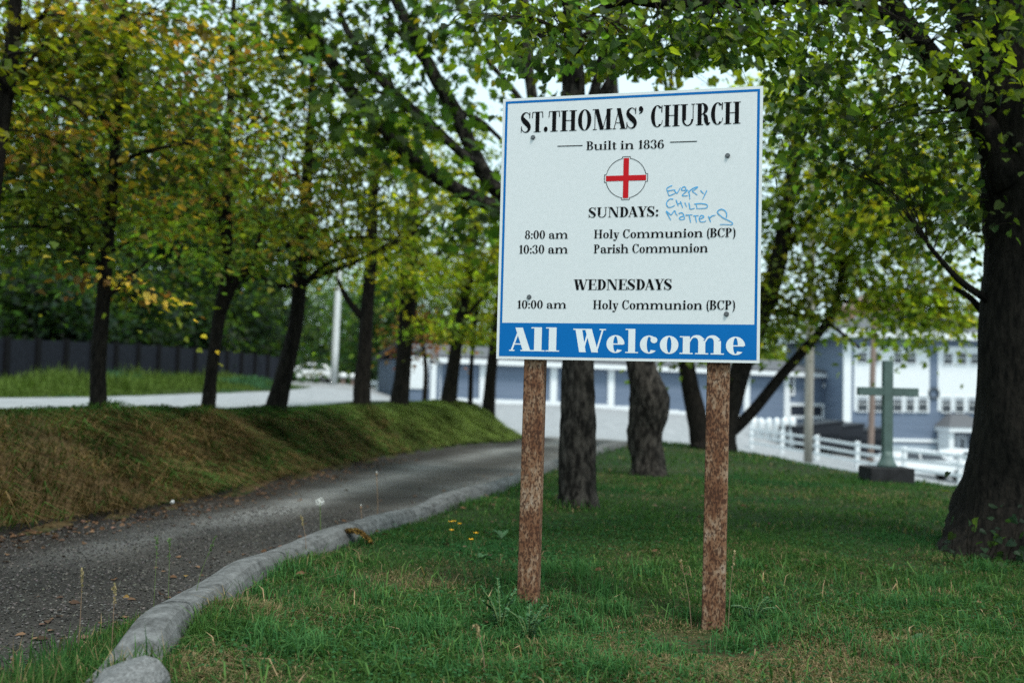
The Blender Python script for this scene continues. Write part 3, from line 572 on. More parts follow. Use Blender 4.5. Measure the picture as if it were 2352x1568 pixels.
# ---------------------------------------------------------------- buildings
def wallbox(p0, p1, o0, o1, z0, z1, s0, s1, mb):   # box in wall coordinates: s along p0->p1, o outwards towards the viewer
    d = (p1 - p0) / np.linalg.norm(p1 - p0); n = np.array([d[1], -d[0]])
    c = [p0 + d * a + n * b for a, b in ((s0, o1), (s1, o1), (s1, o0), (s0, o0))]
    return mb.hexa([(*q, z0) for q in c] + [(*q, z1) for q in c])
class Wall:
    def __init__(s, p0, p1, root):
        s.p0, s.p1, s.root = np.array(p0, float), np.array(p1, float), root
        s.d = (s.p1 - s.p0) / np.linalg.norm(s.p1 - s.p0); s.n = np.array([s.d[1], -s.d[0]]); s.o = np.array(root.location)
    def px(s, x, y):
        q = onplane(x, y, np.array([*s.p0, 0]), np.array([*s.n, 0])); return float(np.dot(q[:2] - s.p0, s.d)), float(q[2])
    def box(s, name, mat, s0, s1, z0, z1, o0, o1, parent=None, bevel=0):
        mb = MB(); wallbox(s.p0, s.p1, o0, o1, z0, z1, s0, s1, mb); return mb.build(name, mat, parent or s.root, origin=s.o, bevel=bevel)
    def pbox(s, name, mat, x0, y0, x1, y1, o0, o1, parent=None):
        a, zt = s.px(x0, y0); b, zb = s.px(x1, y1); return s.box(name, mat, min(a, b), max(a, b), min(zb, zt), max(zb, zt), o0, o1, parent)
    def window(s, x0, y0, x1, y1, frame=.09, blind=False, sash=True):
        a, zt = s.px(x0, y0); b, zb = s.px(x1, y1)
        mb = MB(); W_ = lambda q0, q1, z0, z1, o=.10: wallbox(s.p0, s.p1, .03, o, z0, z1, q0, q1, mb)
        W_(a, a + frame, zb, zt); W_(b - frame, b, zb, zt); W_(a + frame, b - frame, zt - frame, zt, .102); W_(a + frame, b - frame, zb, zb + frame, .102)
        if sash: W_(a + frame, b - frame, (zb + zt) / 2 - .02, (zb + zt) / 2 + .02, .09)
        w = mb.build('window', M_white, s.root, origin=s.o)
        s.box('pane', M_glass, a + frame, b - frame, zb + frame, zt - frame, .032, .05, w)
        if blind: s.box('blind', M_blind, a + frame, b - frame, (zb + zt) / 2 + .22, zt - frame, .051, .06, w)
        return w

def long_building():
    p0, p1 = np.array([-4.6, 52.2]), np.array([20.3, 63.6]); z = .2
    t = thing('long_building', (*((p0 + p1) / 2), z), 'long low slate-blue building with white corner boards and a grey roof, beyond the paved yard', 'building')
    w = Wall(p0, p1, t); L = np.linalg.norm(p1 - p0); ez = 2.75
    w.box('wall', M_siding, 0, L, -2.2, ez, -8, 0)
    mb = MB(); d, n = w.d, w.n
    A, Bq = p0 - d * .3 + n * .45, p1 + n * .45; C_, D_ = p1 - n * 4, p0 - d * .3 - n * 4; E_, F_ = p1 - n * 8.4, p0 - d * .3 - n * 8.4
    th = .14
    mb.hexa([(*A, ez), (*Bq, ez), (*C_, ez + .75), (*D_, ez + .75), (*A, ez + th), (*Bq, ez + th), (*C_, ez + .75 + th), (*D_, ez + .75 + th)])
    mb.hexa([(*D_, ez + .75), (*C_, ez + .75), (*E_, ez), (*F_, ez), (*D_, ez + .75 + th), (*C_, ez + .75 + th), (*E_, ez + th), (*F_, ez + th)])
    mb.build('roof', M_roofgrey, t, origin=w.o)
    w.box('fascia', M_white, -.3, L, ez - .26, ez - .003, .0, .47)
    mb = MB()   # white skirting that follows the sloping ground
    for k in range(24):
        s0, s1 = L * k / 24, L * (k + 1) / 24; q = p0 + d * (s0 + s1) / 2 + n * .4; zg = Hs(*q); wallbox(p0, p1, .0, .08, zg - .3, zg + .24, s0, s1 - .002, mb)
    mb.build('skirting', M_white, t, origin=w.o)
    for x in (1002, 1108, 1270, 1402, 1714, 1806):
        s, _ = w.px(x, 880); w.box('corner_board', M_white, s - .2, s + .2, -2, ez - .262, .0, .11)
    dr = w.px(944, 830); de = w.px(990, 893); w.box('garage_door', M_white, dr[0], de[0], de[1], dr[1], .0, .09)
    s0, _ = w.px(1000, 880)
    w.window(1809, 858, 1823, 908, .12, sash=False)
    w.window(1808, 924, 1892, 962, .2, sash=False)
    x0, z0 = w.px(1580, 972); x1, z1 = w.px(1590, 966)
    lamp = MB(); s, zz = w.px(1893, 885); wallbox(p0, p1, .0, .18, zz - .12, zz + .12, s - .1, s + .1, lamp); lamp.build('wall_lamp', M_white, t, origin=w.o, bevel=.04)
    return w
wl_ = long_building()
def shed():
    p0 = at(925, 880, 47)[:2]; p1 = at(1002, 880, 47)[:2]; z = Hs(*p0)
    t = thing('shed', (*p0, z), 'small gabled slate-blue shed with a white door, between the bank trunks', 'shed'); w = Wall(p0, p1, t); L = np.linalg.norm(p1 - p0)
    w.box('wall', M_siding, 0, L, z - .3, z + 1.85, -2.4, 0)
    d, n = w.d, w.n; mid = (p0 + p1) / 2
    mb = MB(); zt = z + 1.85
    for sgn in (0, 1):
        e = (p0 - d * .12) if sgn == 0 else (p1 + d * .12)
        v = []
        for zz in (0, .09):
            v += [(*(e + n * .12), zt + zz), (*(mid + n * .12), zt + .62 + zz), (*(mid - n * 2.5), zt + .62 + zz), (*(e - n * 2.5), zt + zz)]
        mb.hexa(v if sgn == 0 else v)
    mb.build('roof', M_roofgrey, t, origin=w.o)
    mb = MB(); mb.add([(*p0, zt), (*p1, zt), (*mid, zt + .6)], [(0, 1, 2)]); mb.add([(*(p0 - n * .08), zt), (*(p1 - n * .08), zt), (*(mid - n * .08), zt + .6)], [(2, 1, 0)]); mb.build('gable', M_roofgrey, t, origin=w.o)
    w.pbox('door', M_white, 942, 818, 984, 893, .0, .07)
    w.box('corner_board', M_white, L - .26, L, z - .2, zt, .0, .09)
    w.box('corner_board', M_white, 0, .12, z - .2, zt, .0, .09)
shed()
def tall_building():
    p0, p1 = np.array([20.25, 60.0]), np.array([36.0, 61.5]); z = -2.5
    t = thing('tall_building', (*((p0 + p1) / 2), z), 'tall slate-blue building with two white window bays and a hooded entrance', 'building'); w = Wall(p0, p1, t); L = np.linalg.norm(p1 - p0)
    zt = 5.0
    w.box('wall', M_siding, 0, L, -4, zt, -10, 0)
    w.box('fascia', M_white, -.7, L + .5, zt - .1, zt + .35, -10.6, .75)
    mb = MB(); d, n = w.d, w.n; q = [p0 - d * .7 + n * .75, p1 + d * .5 + n * .75, p1 + d * .5 - n * 10.6, p0 - d * .7 - n * 10.6]; c = [(p0 + d * 4 - n * 5), (p1 - d * 4 - n * 5)]
    zz = zt + .352; mb.add([(*v, zz) for v in q] + [(*v, zz + 1.6) for v in c], [(0, 1, 5, 4), (1, 2, 5), (2, 3, 4, 5), (3, 0, 4), (3, 2, 1, 0)]); mb.build('roof', M_roofgrey, t, origin=w.o)
    w.pbox('corner_board', M_white, 1937, 784, 1952, 1062, .0, .12)
    for x0, x1 in ((1962, 2134), (2154, 2330)):
        w.pbox('window_bay', M_white, x0, 795, x1, 948, .0, .03)
    for x0, y0, x1, y1, bl in [(1968, 806, 1992, 834, 1), (1998, 806, 2020, 834, 1), (2050, 806, 2072, 836, 1), (2078, 806, 2104, 836, 1), (2164, 808, 2188, 838, 1), (2196, 808, 2220, 838, 0), (2226, 808, 2250, 838, 1),
                               (1967, 908, 1993, 946, 1), (2003, 908, 2026, 946, 1), (2048, 908, 2072, 946, 1), (2078, 908, 2100, 946, 1), (2106, 908, 2130, 946, 1), (2160, 910, 2184, 948, 1), (2191, 910, 2214, 948, 1), (2221, 910, 2245, 948, 1)]:
        w.window(x0, y0, x1, y1, .055, blind=bool(bl))
    w.pbox('belt_course', M_white, 1952, 1004, 2152, 1016, .0, .10)
    w.pbox('lower_wall_panel', plain('pale_blue_board', (.34, .40, .46), .7), 1955, 1018, 2150, 1075, .0, .06)
    # porch
    s0, zt_ = w.px(2150, 985); s1, zb = w.px(2236, 1082)
    po = w.box('porch', M_white, s0, s0 + .3, zb, zt_ - .1, .2, 1.5)
    w.box('porch_post', M_white, s1 - .3, s1, zb, zt_ - .1, .2, 1.5, po); w.box('porch_beam', M_white, s0 - .1, s1 + .1, zt_ - .1, zt_ + .18, .0, 1.7, po)
    m = (s0 + s1) / 2; mb = MB(); f = lambda s, o, z: (*(p0 + d * s + n * o), z)
    zz = zt_ + .182; mb.add([f(s0 - .15, 1.75, zz), f(s1 + .15, 1.75, zz), f(s1 + .15, .01, zz), f(s0 - .15, .01, zz), f(m - .5, .5, zz + .75), f(m + .5, .5, zz + .75), f(m + .5, .012, zz + .75), f(m - .5, .012, zz + .75)], [(3, 2, 1, 0), (4, 5, 6, 7), (0, 1, 5, 4), (1, 2, 6, 5), (2, 3, 7, 6), (3, 0, 4, 7)])
    mb.build('porch_roof', M_roofgrey, po, origin=w.o)
    for k in (0, 1):
        a = s0 + .45 + k * (s1 - s0 - .8) / 2; b_ = a + (s1 - s0 - .9) / 2
        dd = w.box('door', plain('pale_door_paint', (.55, .60, .66), .5), a, b_, zb, zt_ - .3, .0, .08); w.box('pane', M_glass, a + .3, b_ - .3, zb + 1.0, zt_ - .6, .082, .095, dd)
    # round louvre on the gap between the bays
    s, zc = w.px(2144, 903); mb = MB(); ring = [(.36, .0), (.36, .09), (.25, .09), (.25, .02)]
    V = []; nn = 20
    for r, oo in ring:
        for j in range(nn): V.append(f(s + r * math.cos(j * 2 * math.pi / nn), oo, zc + r * math.sin(j * 2 * math.pi / nn)))
    mb.add(V, [(i * nn + j, i * nn + (j + 1) % nn, (i + 1) * nn + (j + 1) % nn, (i + 1) * nn + j) for i in range(3) for j in range(nn)]); mb.build('round_vent', M_glass, t, origin=w.o)
tall_building()
def hill_house():
    c = at(1990, 770, 150); t = thing('red_house', c, 'dusty red house on the hillside above the blue buildings', 'house'); o = c
    MB().box(-4, 4, -3, 3, -4, 3.6).build('wall', M_brick, t)
    MB().prism([(-4.5, 3.6), (4.5, 3.6), (0, 6.2)], -3.4, 3.4).build('roof', plain('faded_pink_roof', (.40, .26, .24), .9), t)
    for x in (-2.2, 1.2):
        f = MB().box(x, x + 1.1, -3.06, -3.0, .9, 2.4).build('window', M_white, t); MB().box(x + .14, x + .96, -3.09, -3.062, 1.04, 2.26).build('pane', M_glass, f)
hill_house()
def mast():
    b = at(1380, 880, 170); z = 1.0; t = thing('lattice_mast', (b[0], b[1], z), 'pale lattice mast far off, in the sky gap beside the straight trunk', 'mast'); top = at(1378, 10, 170)[2] - z
    mb = MB(); n = 16
    for sx in (-1, 1):
        for sy in (-1, 1): mb.tube([(sx * 2.0, sy * 2.0, -3, .16), (sx * .5, sy * .5, top, .10)], n=5)
    for k in range(n):
        a, c_ = k / n, (k + 1) / n; w0, w1 = 2 - 1.5 * a, 2 - 1.5 * c_
        for sy in (-1, 1):
            mb.tube([(-w0, sy * w0, top * a, .08), (w1, sy * w1, top * c_, .08)], n=4); mb.tube([(w0, sy * w0, top * a, .08), (-w1, sy * w1, top * c_, .08)], n=4)
    mb.build('lattice', M_palepole, t); MB().tube([(0, 0, top - .2, .12), (0, 0, top + 6, .06)], n=6).build('aerial', M_palepole, t)
mast()

# ---------------------------------------------------------------- poles
def pole(name, px_base, px_top, Y, wpx, mat, label, bands=()):
    a = at(*px_base, Y); zt = at(*px_top, Y); z = Hs(a[0], Y); t = thing(name, (a[0], Y, z), label, 'pole'); r = wpx / 2 / FPX * Y
    MB().tube([(0, 0, -.3, r * 1.06), ((zt[0] - a[0]) * .5, 0, (zt[2] - z) * .5, r), (zt[0] - a[0], 0, zt[2] - z, r * .85)], n=14, sub=3).build('pole_shaft', mat, t, smooth=True)
    return t, r, zt - np.array([a[0], Y, z])
pole('utility_pole', (766, 876), (790, 380), 58, 15, M_palepole, 'pale grey pole standing by the road bend, behind the bank trees')
t, r, top = pole('utility_pole', (1856, 1050), (1868, 250), 29, 19, M_wood, 'weathered wooden utility pole behind the white rail fence')
MB().box(top[0] * .98 - 1.1, top[0] * .98 + 1.1, -r - .14, -r - .02, top[2] - .6, top[2] - .46).build('crossarm', M_wood, t)
pole('utility_pole', (1999, 1042), (2010, 640), 38, 13, M_brownpole, 'slim brown wooden pole just left of the green cross')

# ---------------------------------------------------------------- green cross
def cross():
    Yc = 12.8; b = at(2037, 1100, Yc); z = Hs(b[0], Yc); s = Yc / FPX
    t = thing('standing_cross', (b[0], Yc, z), 'green metal cross with a flared foot on a dark stone block', 'cross')
    base = at(2037, 1072, Yc)[2] - z; top = at(2034, 828, Yc)[2] - z; arm0, arm1 = at(1970, 888, Yc)[2] - z, at(1970, 907, Yc)[2] - z
    MB().box(-50 * s, 50 * s, -.20, .26, -.1, base).build('plinth', M_plinth, t, bevel=.012)
    MB().box(-10.5 * s, 10.5 * s, -.05, .05, base + .16, top).build('shaft', M_cross, t, bevel=.006)
    MB().box(-68 * s, -10.6 * s, -.048, .048, arm1, arm0).build('arm', M_cross, t, bevel=.006)
    MB().box(10.6 * s, 69 * s, -.048, .048, arm1, arm0).build('arm', M_cross, t, bevel=.006)
    MB().lathe([(.125, base), (.12, base + .03), (.095, base + .07), (.075, base + .13), (.066, base + .2)], 16).build('flared_foot', M_cross, t, smooth=True)
cross()

# ---------------------------------------------------------------- white rail fence, bollards, bins, barriers
def rail_fence():
    A, B = np.array([10.9, 45.0]), np.array([14.6, 28.2]); zA = Hs(*A); t = thing('rail_fence', (*A, zA), 'white three-rail fence running along the edge of the lower yard', 'fence'); o = (*A, zA); n = 6
    pts = [A + (B - A) * (k / n) for k in range(n + 1)]; zs = [Hs(*p) for p in pts]; d = (B - A) / np.linalg.norm(B - A); nr = np.array([-d[1], d[0]])
    for p, z in zip(pts, zs):
        MB().box(p[0] - .07, p[0] + .07, p[1] - .07, p[1] + .07, z - .3, z + 1.0).build('post', M_white, t, origin=o, bevel=.01)
    for k in range(n):
        for h in (.28, .58, .88):
            c = [pts[k] - nr * .075, pts[k + 1] - nr * .075, pts[k + 1] - nr * .115, pts[k] - nr * .115]; zz = [zs[k], zs[k + 1], zs[k + 1], zs[k]]
            MB().hexa([(*q, z + h - .05) for q, z in zip(c, zz)] + [(*q, z + h + .05) for q, z in zip(c, zz)]).build('rail', M_white, t, origin=o)
rail_fence()
BOL = [(1730, 'round-topped white bollard at the left end of the row behind the rail fence'), (1748, 'round-topped white bollard, second from the left behind the rail fence'), (1766, 'round-topped white bollard, third from the left behind the rail fence'), (1784, 'round-topped white bollard, third from the right behind the rail fence'), (1802, 'round-topped white bollard, second from the right behind the rail fence'), (1820, 'round-topped white bollard at the right end of the row, nearest the bins')]
src = None
for i, (x, lab) in enumerate(BOL):
    p = at(x, 985, 50 - i * .5); z = at(x, 996, 50 - i * .5)[2]; zg = Hs(p[0], p[1])
    if src is None:
        src = MB().lathe([(.16, -.6), (.16, .55), (.15, .66), (.11, .74), (.05, .78)], 14).build('bollard', M_white, smooth=True); o = src
    else:
        o = src.copy(); COL.objects.link(o)
    o.location = (p[0], p[1], max(z, zg)); tag(o, lab, 'bollard', 'white bollards behind the rail fence')
def dumpster(x, Y, lab, s=1.0):
    p = at(x, 1000, Y); z = Hs(p[0], Y); t = thing('dumpster', (p[0], Y, z), lab, 'dumpster', 'black dumpsters in the yard')
    MB().prism([(-.75, .12), (.75, .12), (.9, .95), (-.9, .72)], -.55, .55).build('bin_body', M_bin, t, bevel=.02)
    MB().prism([(-.93, .722), (.93, .952), (.93, 1.02), (-.93, .79)], -.58, .58).build('lid', M_bin, t, bevel=.01)
    for a in (-.55, .55): MB().tube([(a, -.4, .07, .07), (a, -.3, .07, .07)], n=10).build('wheel', M_tyre, t)
    MB().box(-.8, .8, -.62, -.552, .55, .62).build('lift_bar', M_bin, t)
    t.rotation_euler.z = .25; t.scale = (s, s, s)
dumpster(1862, 48, 'black slant-lidded dumpster directly behind the wooden utility pole', 1.4)
dumpster(1912, 48.5, 'middle one of three black slant-lidded dumpsters', 1.4)
dumpster(1966, 49, 'black slant-lidded dumpster beside the slim brown pole', 1.4)
for x, lab in ((787, 'white-topped brown post nearest the pale pole'), (811, 'middle one of three white-topped brown posts'), (838, 'white-topped brown post nearest the white barrier')):
    p = at(x, 880, 66); z = Hs(p[0], 66); t = thing('marker_post', (p[0], 66, z), lab, 'post', 'white topped marker posts at the road bend')
    MB().box(-.14, .14, -.14, .14, -.2, .55).build('post_shaft', M_brownpole, t); MB().lathe([(.25, .552), (.30, .66), (.26, .80), (.12, .88)], 12).build('cap', M_white, t, smooth=True)
p = at(882, 886, 60); z = Hs(p[0], 60); t = thing('barrier', (p[0], 60, z), 'low white barrier board on a white trestle by the road', 'barrier')
MB().box(-.78, .78, -.05, .05, .42, .72).build('board', M_white, t, bevel=.02)
for sx in (-.3, .3): MB().hexa([(sx - .22, -.3, -.1), (sx - .06, -.3, -.1), (sx - .06, -.2, -.1), (sx - .22, -.2, -.1), (sx - .08, -.12, .5), (sx + .08, -.12, .5), (sx + .08, -.052, .5), (sx - .08, -.052, .5)]).build('leg', M_white, t)

# ---------------------------------------------------------------- parked cars
def car(x, Y, rz, paint, lab, cat='car', z=None, s=1.0):
    z = Hs(x, Y) if z is None else z; t = thing('parked_car', (x, Y, z), lab, cat, 'parked cars')
    prof = [(-2.1, .35), (-2.15, .62), (-2.05, .92), (-1.85, 1.02), (-1.35, 1.38), (-.6, 1.46), (.25, 1.42), (.95, 1.02), (1.85, .86), (2.1, .66), (2.12, .35)]
    n = len(prof); V = []
    for y, wf in ((-.84, 0), (-.80, 1), (.80, 1), (.84, 0)):
        for x_, z_ in prof: V.append((x_, y * (1 - .14 * max(0, (z_ - .95) / .5)), z_))
    f = [(k * n + i, k * n + (i + 1) % n, (k + 1) * n + (i + 1) % n, (k + 1) * n + i) for k in range(3) for i in range(n)] + [tuple(range(n - 1, -1, -1)), tuple(3 * n + i for i in range(n))]
    MB().add(V, f).build('body', paint, t, bevel=.04, smooth=False)
    for sy in (-1, 1):
        for poly in ([(-1.6, 1.02), (-1.22, 1.33), (-.62, 1.38), (-.58, 1.02)], [(-.48, 1.02), (-.5, 1.38), (.2, 1.35), (.72, 1.02)]):
            mb = MB(); v = [(a, sy * (.845 * (1 - .14 * max(0, (c - .95) / .5)) + .004), c) for a, c in poly] + [(a, sy * (.80 * (1 - .14 * max(0, (c - .95) / .5))), c) for a, c in poly]
            mb.add(v, [(0, 1, 2, 3), (7, 6, 5, 4), (0, 4, 5, 1), (1, 5, 6, 2), (2, 6, 7, 3), (3, 7, 4, 0)]).build('side_window', M_glass, t)
        for wx in (-1.35, 1.35):
            q = MB().tube([(wx, sy * .62, .32, .32), (wx, sy * .86, .32, .32)], n=18).build('wheel', M_tyre, t); MB().tube([(wx, sy * .861, .32, .19), (wx, sy * .875, .32, .17)], n=14).build('rim', M_steel, q)
    mb = MB(); mb.hexa([(.36, -.62, 1.395), (.92, -.7, 1.06), (.92, .7, 1.06), (.36, .62, 1.395), (.38, -.62, 1.41), (.95, -.7, 1.07), (.95, .7, 1.07), (.38, .62, 1.41)]).build('windscreen', M_glass, t)
    for sy in (-.6, .6): MB().box(2.08, 2.14, sy - .16, sy + .16, .62, .76).build('headlight', M_blind, t)
    t.rotation_euler.z = rz; t.scale = (s, s, s)
p = at(707, 878, 95); car(p[0], 95, math.pi, M_car, 'small white car parked beyond the road bend, left of the pale pole', z=p[2], s=1.25)
p = at(872, 876, 82); car(p[0], 82, .15, M_darkcar, 'dark plum car parked behind the white barrier', z=Hs(p[0], 82))
p = at(2120, 1080, 47); car(p[0], 47, .1, M_car, 'white car parked behind the rail fence, right of the green cross')
p = at(2235, 1085, 50); car(p[0], 50, .15, M_car, 'white car half hidden by the big trunk in front of the entrance')

# ---------------------------------------------------------------- the church sign
def sign():
    th = .2539; C0 = np.array([.518, 4.603, EYE + .7905]); W_, H_ = 1.222, 1.258
    base = np.array([.5, 4.66, 0.]); t = thing('church_sign', base, 'white church notice board with blue border on two rusty steel posts', 'sign')
    ex = np.array([math.cos(th), -math.sin(th), 0]); ez = np.array([0, 0, 1.]); en = np.array([-math.sin(th), -math.cos(th), 0])   # en faces the viewer
    def uv(px, py):
        q = onplane(px, py, C0, en); return float((q - C0) @ ex), float((q - C0) @ ez)
    def r7(X, Y): return uv((1200 + X / 2.0907) * .91875, (200 + Y / 2.0907) * .91875)
    def r5(X, Y): return uv((1480 + X / 5.88) * .91875, (440 + Y / 5.88) * .91875)
    def emit(name, prims, mat, o=.0012, step=1.2e-5, parent=t):
        mb = MB()
        for k, (pts, faces) in enumerate(prims):
            mb.add([C0 + ex * u + ez * v + en * (o + k * step) for u, v in pts], faces)
        return mb.build(name, mat, parent, origin=base)
    quad = [(0, 1, 2, 3)]
    # panel
    c = [(-W_ / 2, -H_ / 2), (W_ / 2, -H_ / 2), (W_ / 2, H_ / 2), (-W_ / 2, H_ / 2)]
    V = [C0 + ex * u + ez * v for u, v in c] + [C0 + ex * u + ez * v - en * .004 for u, v in c]
    MB().add(V, [(0, 1, 2, 3), (7, 6, 5, 4), (0, 4, 5, 1), (1, 5, 6, 2), (2, 6, 7, 3), (3, 7, 4, 0)]).build('panel', M_board, t, origin=base)
    V = [C0 + ex * u + ez * v - en * .0045 for u, v in c] + [C0 + ex * u + ez * v - en * .016 for u, v in c]
    MB().add(V, [(0, 1, 2, 3), (7, 6, 5, 4), (0, 4, 5, 1), (1, 5, 6, 2), (2, 6, 7, 3), (3, 7, 4, 0)]).build('backing', M_boardedge, t, origin=base)
    # border and banner
    a = .0135; b_ = .0115; x0, x1, y0, y1 = -W_ / 2 + a, W_ / 2 - a, -H_ / 2 + a, H_ / 2 - a
    yb = r7(118, 1268)[1]
    R = lambda xa, ya, xb, yb_: ([(xa, ya), (xb, ya), (xb, yb_), (xa, yb_)], quad)
    emit('border', [R(x0, yb, x0 + b_, y1), R(x1 - b_, yb, x1, y1), R(x0 + b_, y1 - b_, x1 - b_, y1)], M_blue, .0006)
    emit('banner', [R(x0, y0, x1, yb)], M_blue, .0006)
    # ---- letter shapes: cap height 1, S thick stem, h hairline
    def glyph(ch, S, h, xh):
        P = []; add = lambda pts, f=quad: P.append((pts, f))
        def st(x, y0_, y1_, w=None):
            w = S if w is None else w; add([(x - w / 2, y0_), (x + w / 2, y0_), (x + w / 2, y1_), (x - w / 2, y1_)])
        def hl(xa, xb, y, tk=None):
            tk = h if tk is None else tk; add([(xa, y - tk / 2), (xb, y - tk / 2), (xb, y + tk / 2), (xa, y + tk / 2)])
        def dg(xa, ya, xb, yb_, w): add([(xa - w / 2, ya), (xa + w / 2, ya), (xb + w / 2, yb_), (xb - w / 2, yb_)])
        sv = .085 + S * .12
        def foot(x, w=None, l=1, r=1, y=0):
            w = S if w is None else w; yy = y + (h / 2 if y < .3 else -h / 2); hl(x - w / 2 - sv * l, x + w / 2 + sv * r, yy)
        def bowl(cx, cy, rx, ry, a0, a1, s=None, hh=None, n=22):
            s = S if s is None else s; hh = h if hh is None else hh; aa = np.radians(np.linspace(a0, a1, n))
            out = [(cx + rx * math.cos(q), cy + ry * math.sin(q)) for q in aa]; inn = [(cx + (rx - s) * math.cos(q), cy + (ry - hh) * math.sin(q)) for q in aa]
            add(out + inn, [(i, i + 1, n + i + 1, n + i) for i in range(n - 1)])
        def sc(pts, n=5):
            A_ = catmull(np.array(pts, float), n); T = np.gradient(A_[:, :2], axis=0); T /= np.linalg.norm(T, axis=1)[:, None] + 1e-9
            N_ = np.stack([-T[:, 1], T[:, 0]], 1); w = A_[:, 2:3] / 2; m = len(A_)
            add([tuple(q) for q in A_[:, :2] + N_ * w] + [tuple(q) for q in A_[:, :2] - N_ * w], [(i, i + 1, m + i + 1, m + i) for i in range(m - 1)])
        def dot(x, y, r):
            n = 14; add([(x + r * math.cos(k * 2 * math.pi / n), y + r * math.sin(k * 2 * math.pi / n)) for k in range(n)], [tuple(range(n))])
        x = S / 2 + sv; dr = S * .52
        if ch == ' ': return P, .36
        if ch == 'A':
            w = .62 + S * .6; dg(.07, 0, w * .5, 1, h * 1.5); dg(w - .02 - S * .3, 0, w * .5 - S * .12, 1, S); hl(.2, w * .72, .3); hl(-.02, .2, h / 2); hl(w - S * .8 - sv, w + sv * .8, h / 2); return P, w + .06
        if ch in 'BPR':
            st(x, 0, 1); xr = x + S * .5; rx = .24 + S * .7
            yj = .50 if ch != 'B' else .53
            bowl(xr, (1 + yj) / 2, rx, (1 - yj) / 2 + h / 2, -90, 90); hl(x - S / 2 - sv, xr, 1 - h / 2 + .0); hl(xr - S / 2, xr, yj - 0, h)
            if ch == 'B': bowl(xr, yj / 2, rx + .05, yj / 2 + h / 2, -90, 90); hl(x - S / 2 - sv, xr, h / 2)
            else: foot(x)
            if ch == 'R': sc([(xr + rx * .3, yj, h), (xr + rx * .62, yj * .75, S * .9), (xr + rx * .72, .22, S), (xr + rx * .95, .05, S * .6), (xr + rx * 1.35, .10, h)]); return P, xr + rx * 1.3 + .04
            return P, xr + rx + .10
        if ch in 'CG':
            rx = .30 + S * .5; bowl(rx + .03, .5, rx, .515, 48, 312); xe = .03 + rx * 1.72; st(xe, .66, 1.0, h * 1.3); dg(xe - .02, .70, xe, .98, h * 2); sc([(xe - rx * .05, .12, h * 1.2), (xe + .02, .22, h * 1.1), (xe + .03, .31, h)]); return P, xe + .11
        if ch == 'O': rx = .31 + S * .5; bowl(rx + .03, .5, rx, .515, 0, 360, n=36); return P, rx * 2 + .09
        if ch == 'D':
            st(x, 0, 1); xr = x + S * .4; rx = .33 + S * .6; bowl(xr, .5, rx, .5, -90, 90, n=26); hl(x - S / 2 - sv, xr, 1 - h / 2); hl(x - S / 2 - sv, xr, h / 2); return P, xr + rx + .02
        if ch == 'E':
            st(x, 0, 1); xe = x + .40 + S * .4; hl(x - S / 2 - sv, xe, 1 - h / 2); hl(x - S / 2 - sv, xe + .03, h / 2); hl(x, xe - .14, .52); dg(xe - h, .72, xe, 1, h * 1.6); dg(xe + .03, .30, xe + .02, 0, h * 1.6); st(xe - .14, .40, .64, h * 1.3); return P, xe + .1
        if ch == 'H': g_ = .40 + S * .75; st(x, 0, 1); st(x + g_, 0, 1); hl(x, x + g_, .51); [foot(q, y=yy) for q in (x, x + g_) for yy in (0, 1)]; return P, x + g_ + S / 2 + sv + .04
        if ch == 'M':
            g_ = .62 + S * .7; st(x - S * .3, 0, 1, h * 1.3); dg(x - S * .3 + S * .38, 1, x + g_ * .48, 0, S); dg(x + g_ * .48 + S * .2, 0, x + g_ - S * .1, 1, h * 1.3); st(x + g_, 0, 1); foot(x - S * .3, h); foot(x + g_); foot(x + g_, r=1, l=0, y=1); foot(x - S * .2, S * .6, r=0, y=1); return P, x + g_ + S / 2 + sv + .04
        if ch == 'N':
            g_ = .50 + S * .6; st(x - S * .2, 0, 1, h * 1.3); dg(x - S * .2 + S * .4, 1, x + g_ - S * .1, 0, S); st(x + g_, 0, 1, h * 1.3); foot(x - S * .2, h); foot(x - S * .1, S * .6, r=0, y=1); foot(x + g_, h, y=1); return P, x + g_ + sv + .07
        if ch in 'Ss':
            H0 = 1.0 if ch == 'S' else xh; w = (.50 + S * .7) * (.86 if ch == 's' else 1) * (.55 + .45 * H0); k = S * 1.05
            sc([(w * .90, H0 * .76, h * 1.1), (w * .80, H0 * .91, h * 1.2), (w * .50, H0 * (1 - h * .5), h * 1.3), (w * .22, H0 * .87, S * .55), (w * .17, H0 * .71, S * .85), (w * .40, H0 * .55, k), (w * .70, H0 * .40, k), (w * .86, H0 * .24, S * .85), (w * .74, H0 * .07, S * .45), (w * .46, h * .5, h * 1.3), (w * .20, H0 * .10, h * 1.2), (w * .08, H0 * .26, h * 1.1)])
            st(w * .90, H0 * .69, H0, h * 1.4); st(w * .08, 0, H0 * .31, h * 1.4); return P, w + .07
        if ch == 'T': w = .62 + S * .5; st(w / 2, 0, 1); hl(.02, w - .02, 1 - h / 2); foot(w / 2); dg(.02, .70, .045, 1, h * 1.6); dg(w - .02, .70, w - .045, 1, h * 1.6); return P, w + .03
        if ch == 'U':
            g_ = .46 + S * .55; st(x, .3, 1); bowl(x - S / 2 + (g_ + S / 2 + h * .6) / 2, .3, (g_ + S / 2 + h * .6) / 2, .315, 180, 360, s=S * .55, hh=h * 1.4); st(x + S * .0, .26, .34, S); st(x + g_, .3, 1, h * 1.4); foot(x, y=1); foot(x + g_, h, y=1); return P, x + g_ + sv + .07
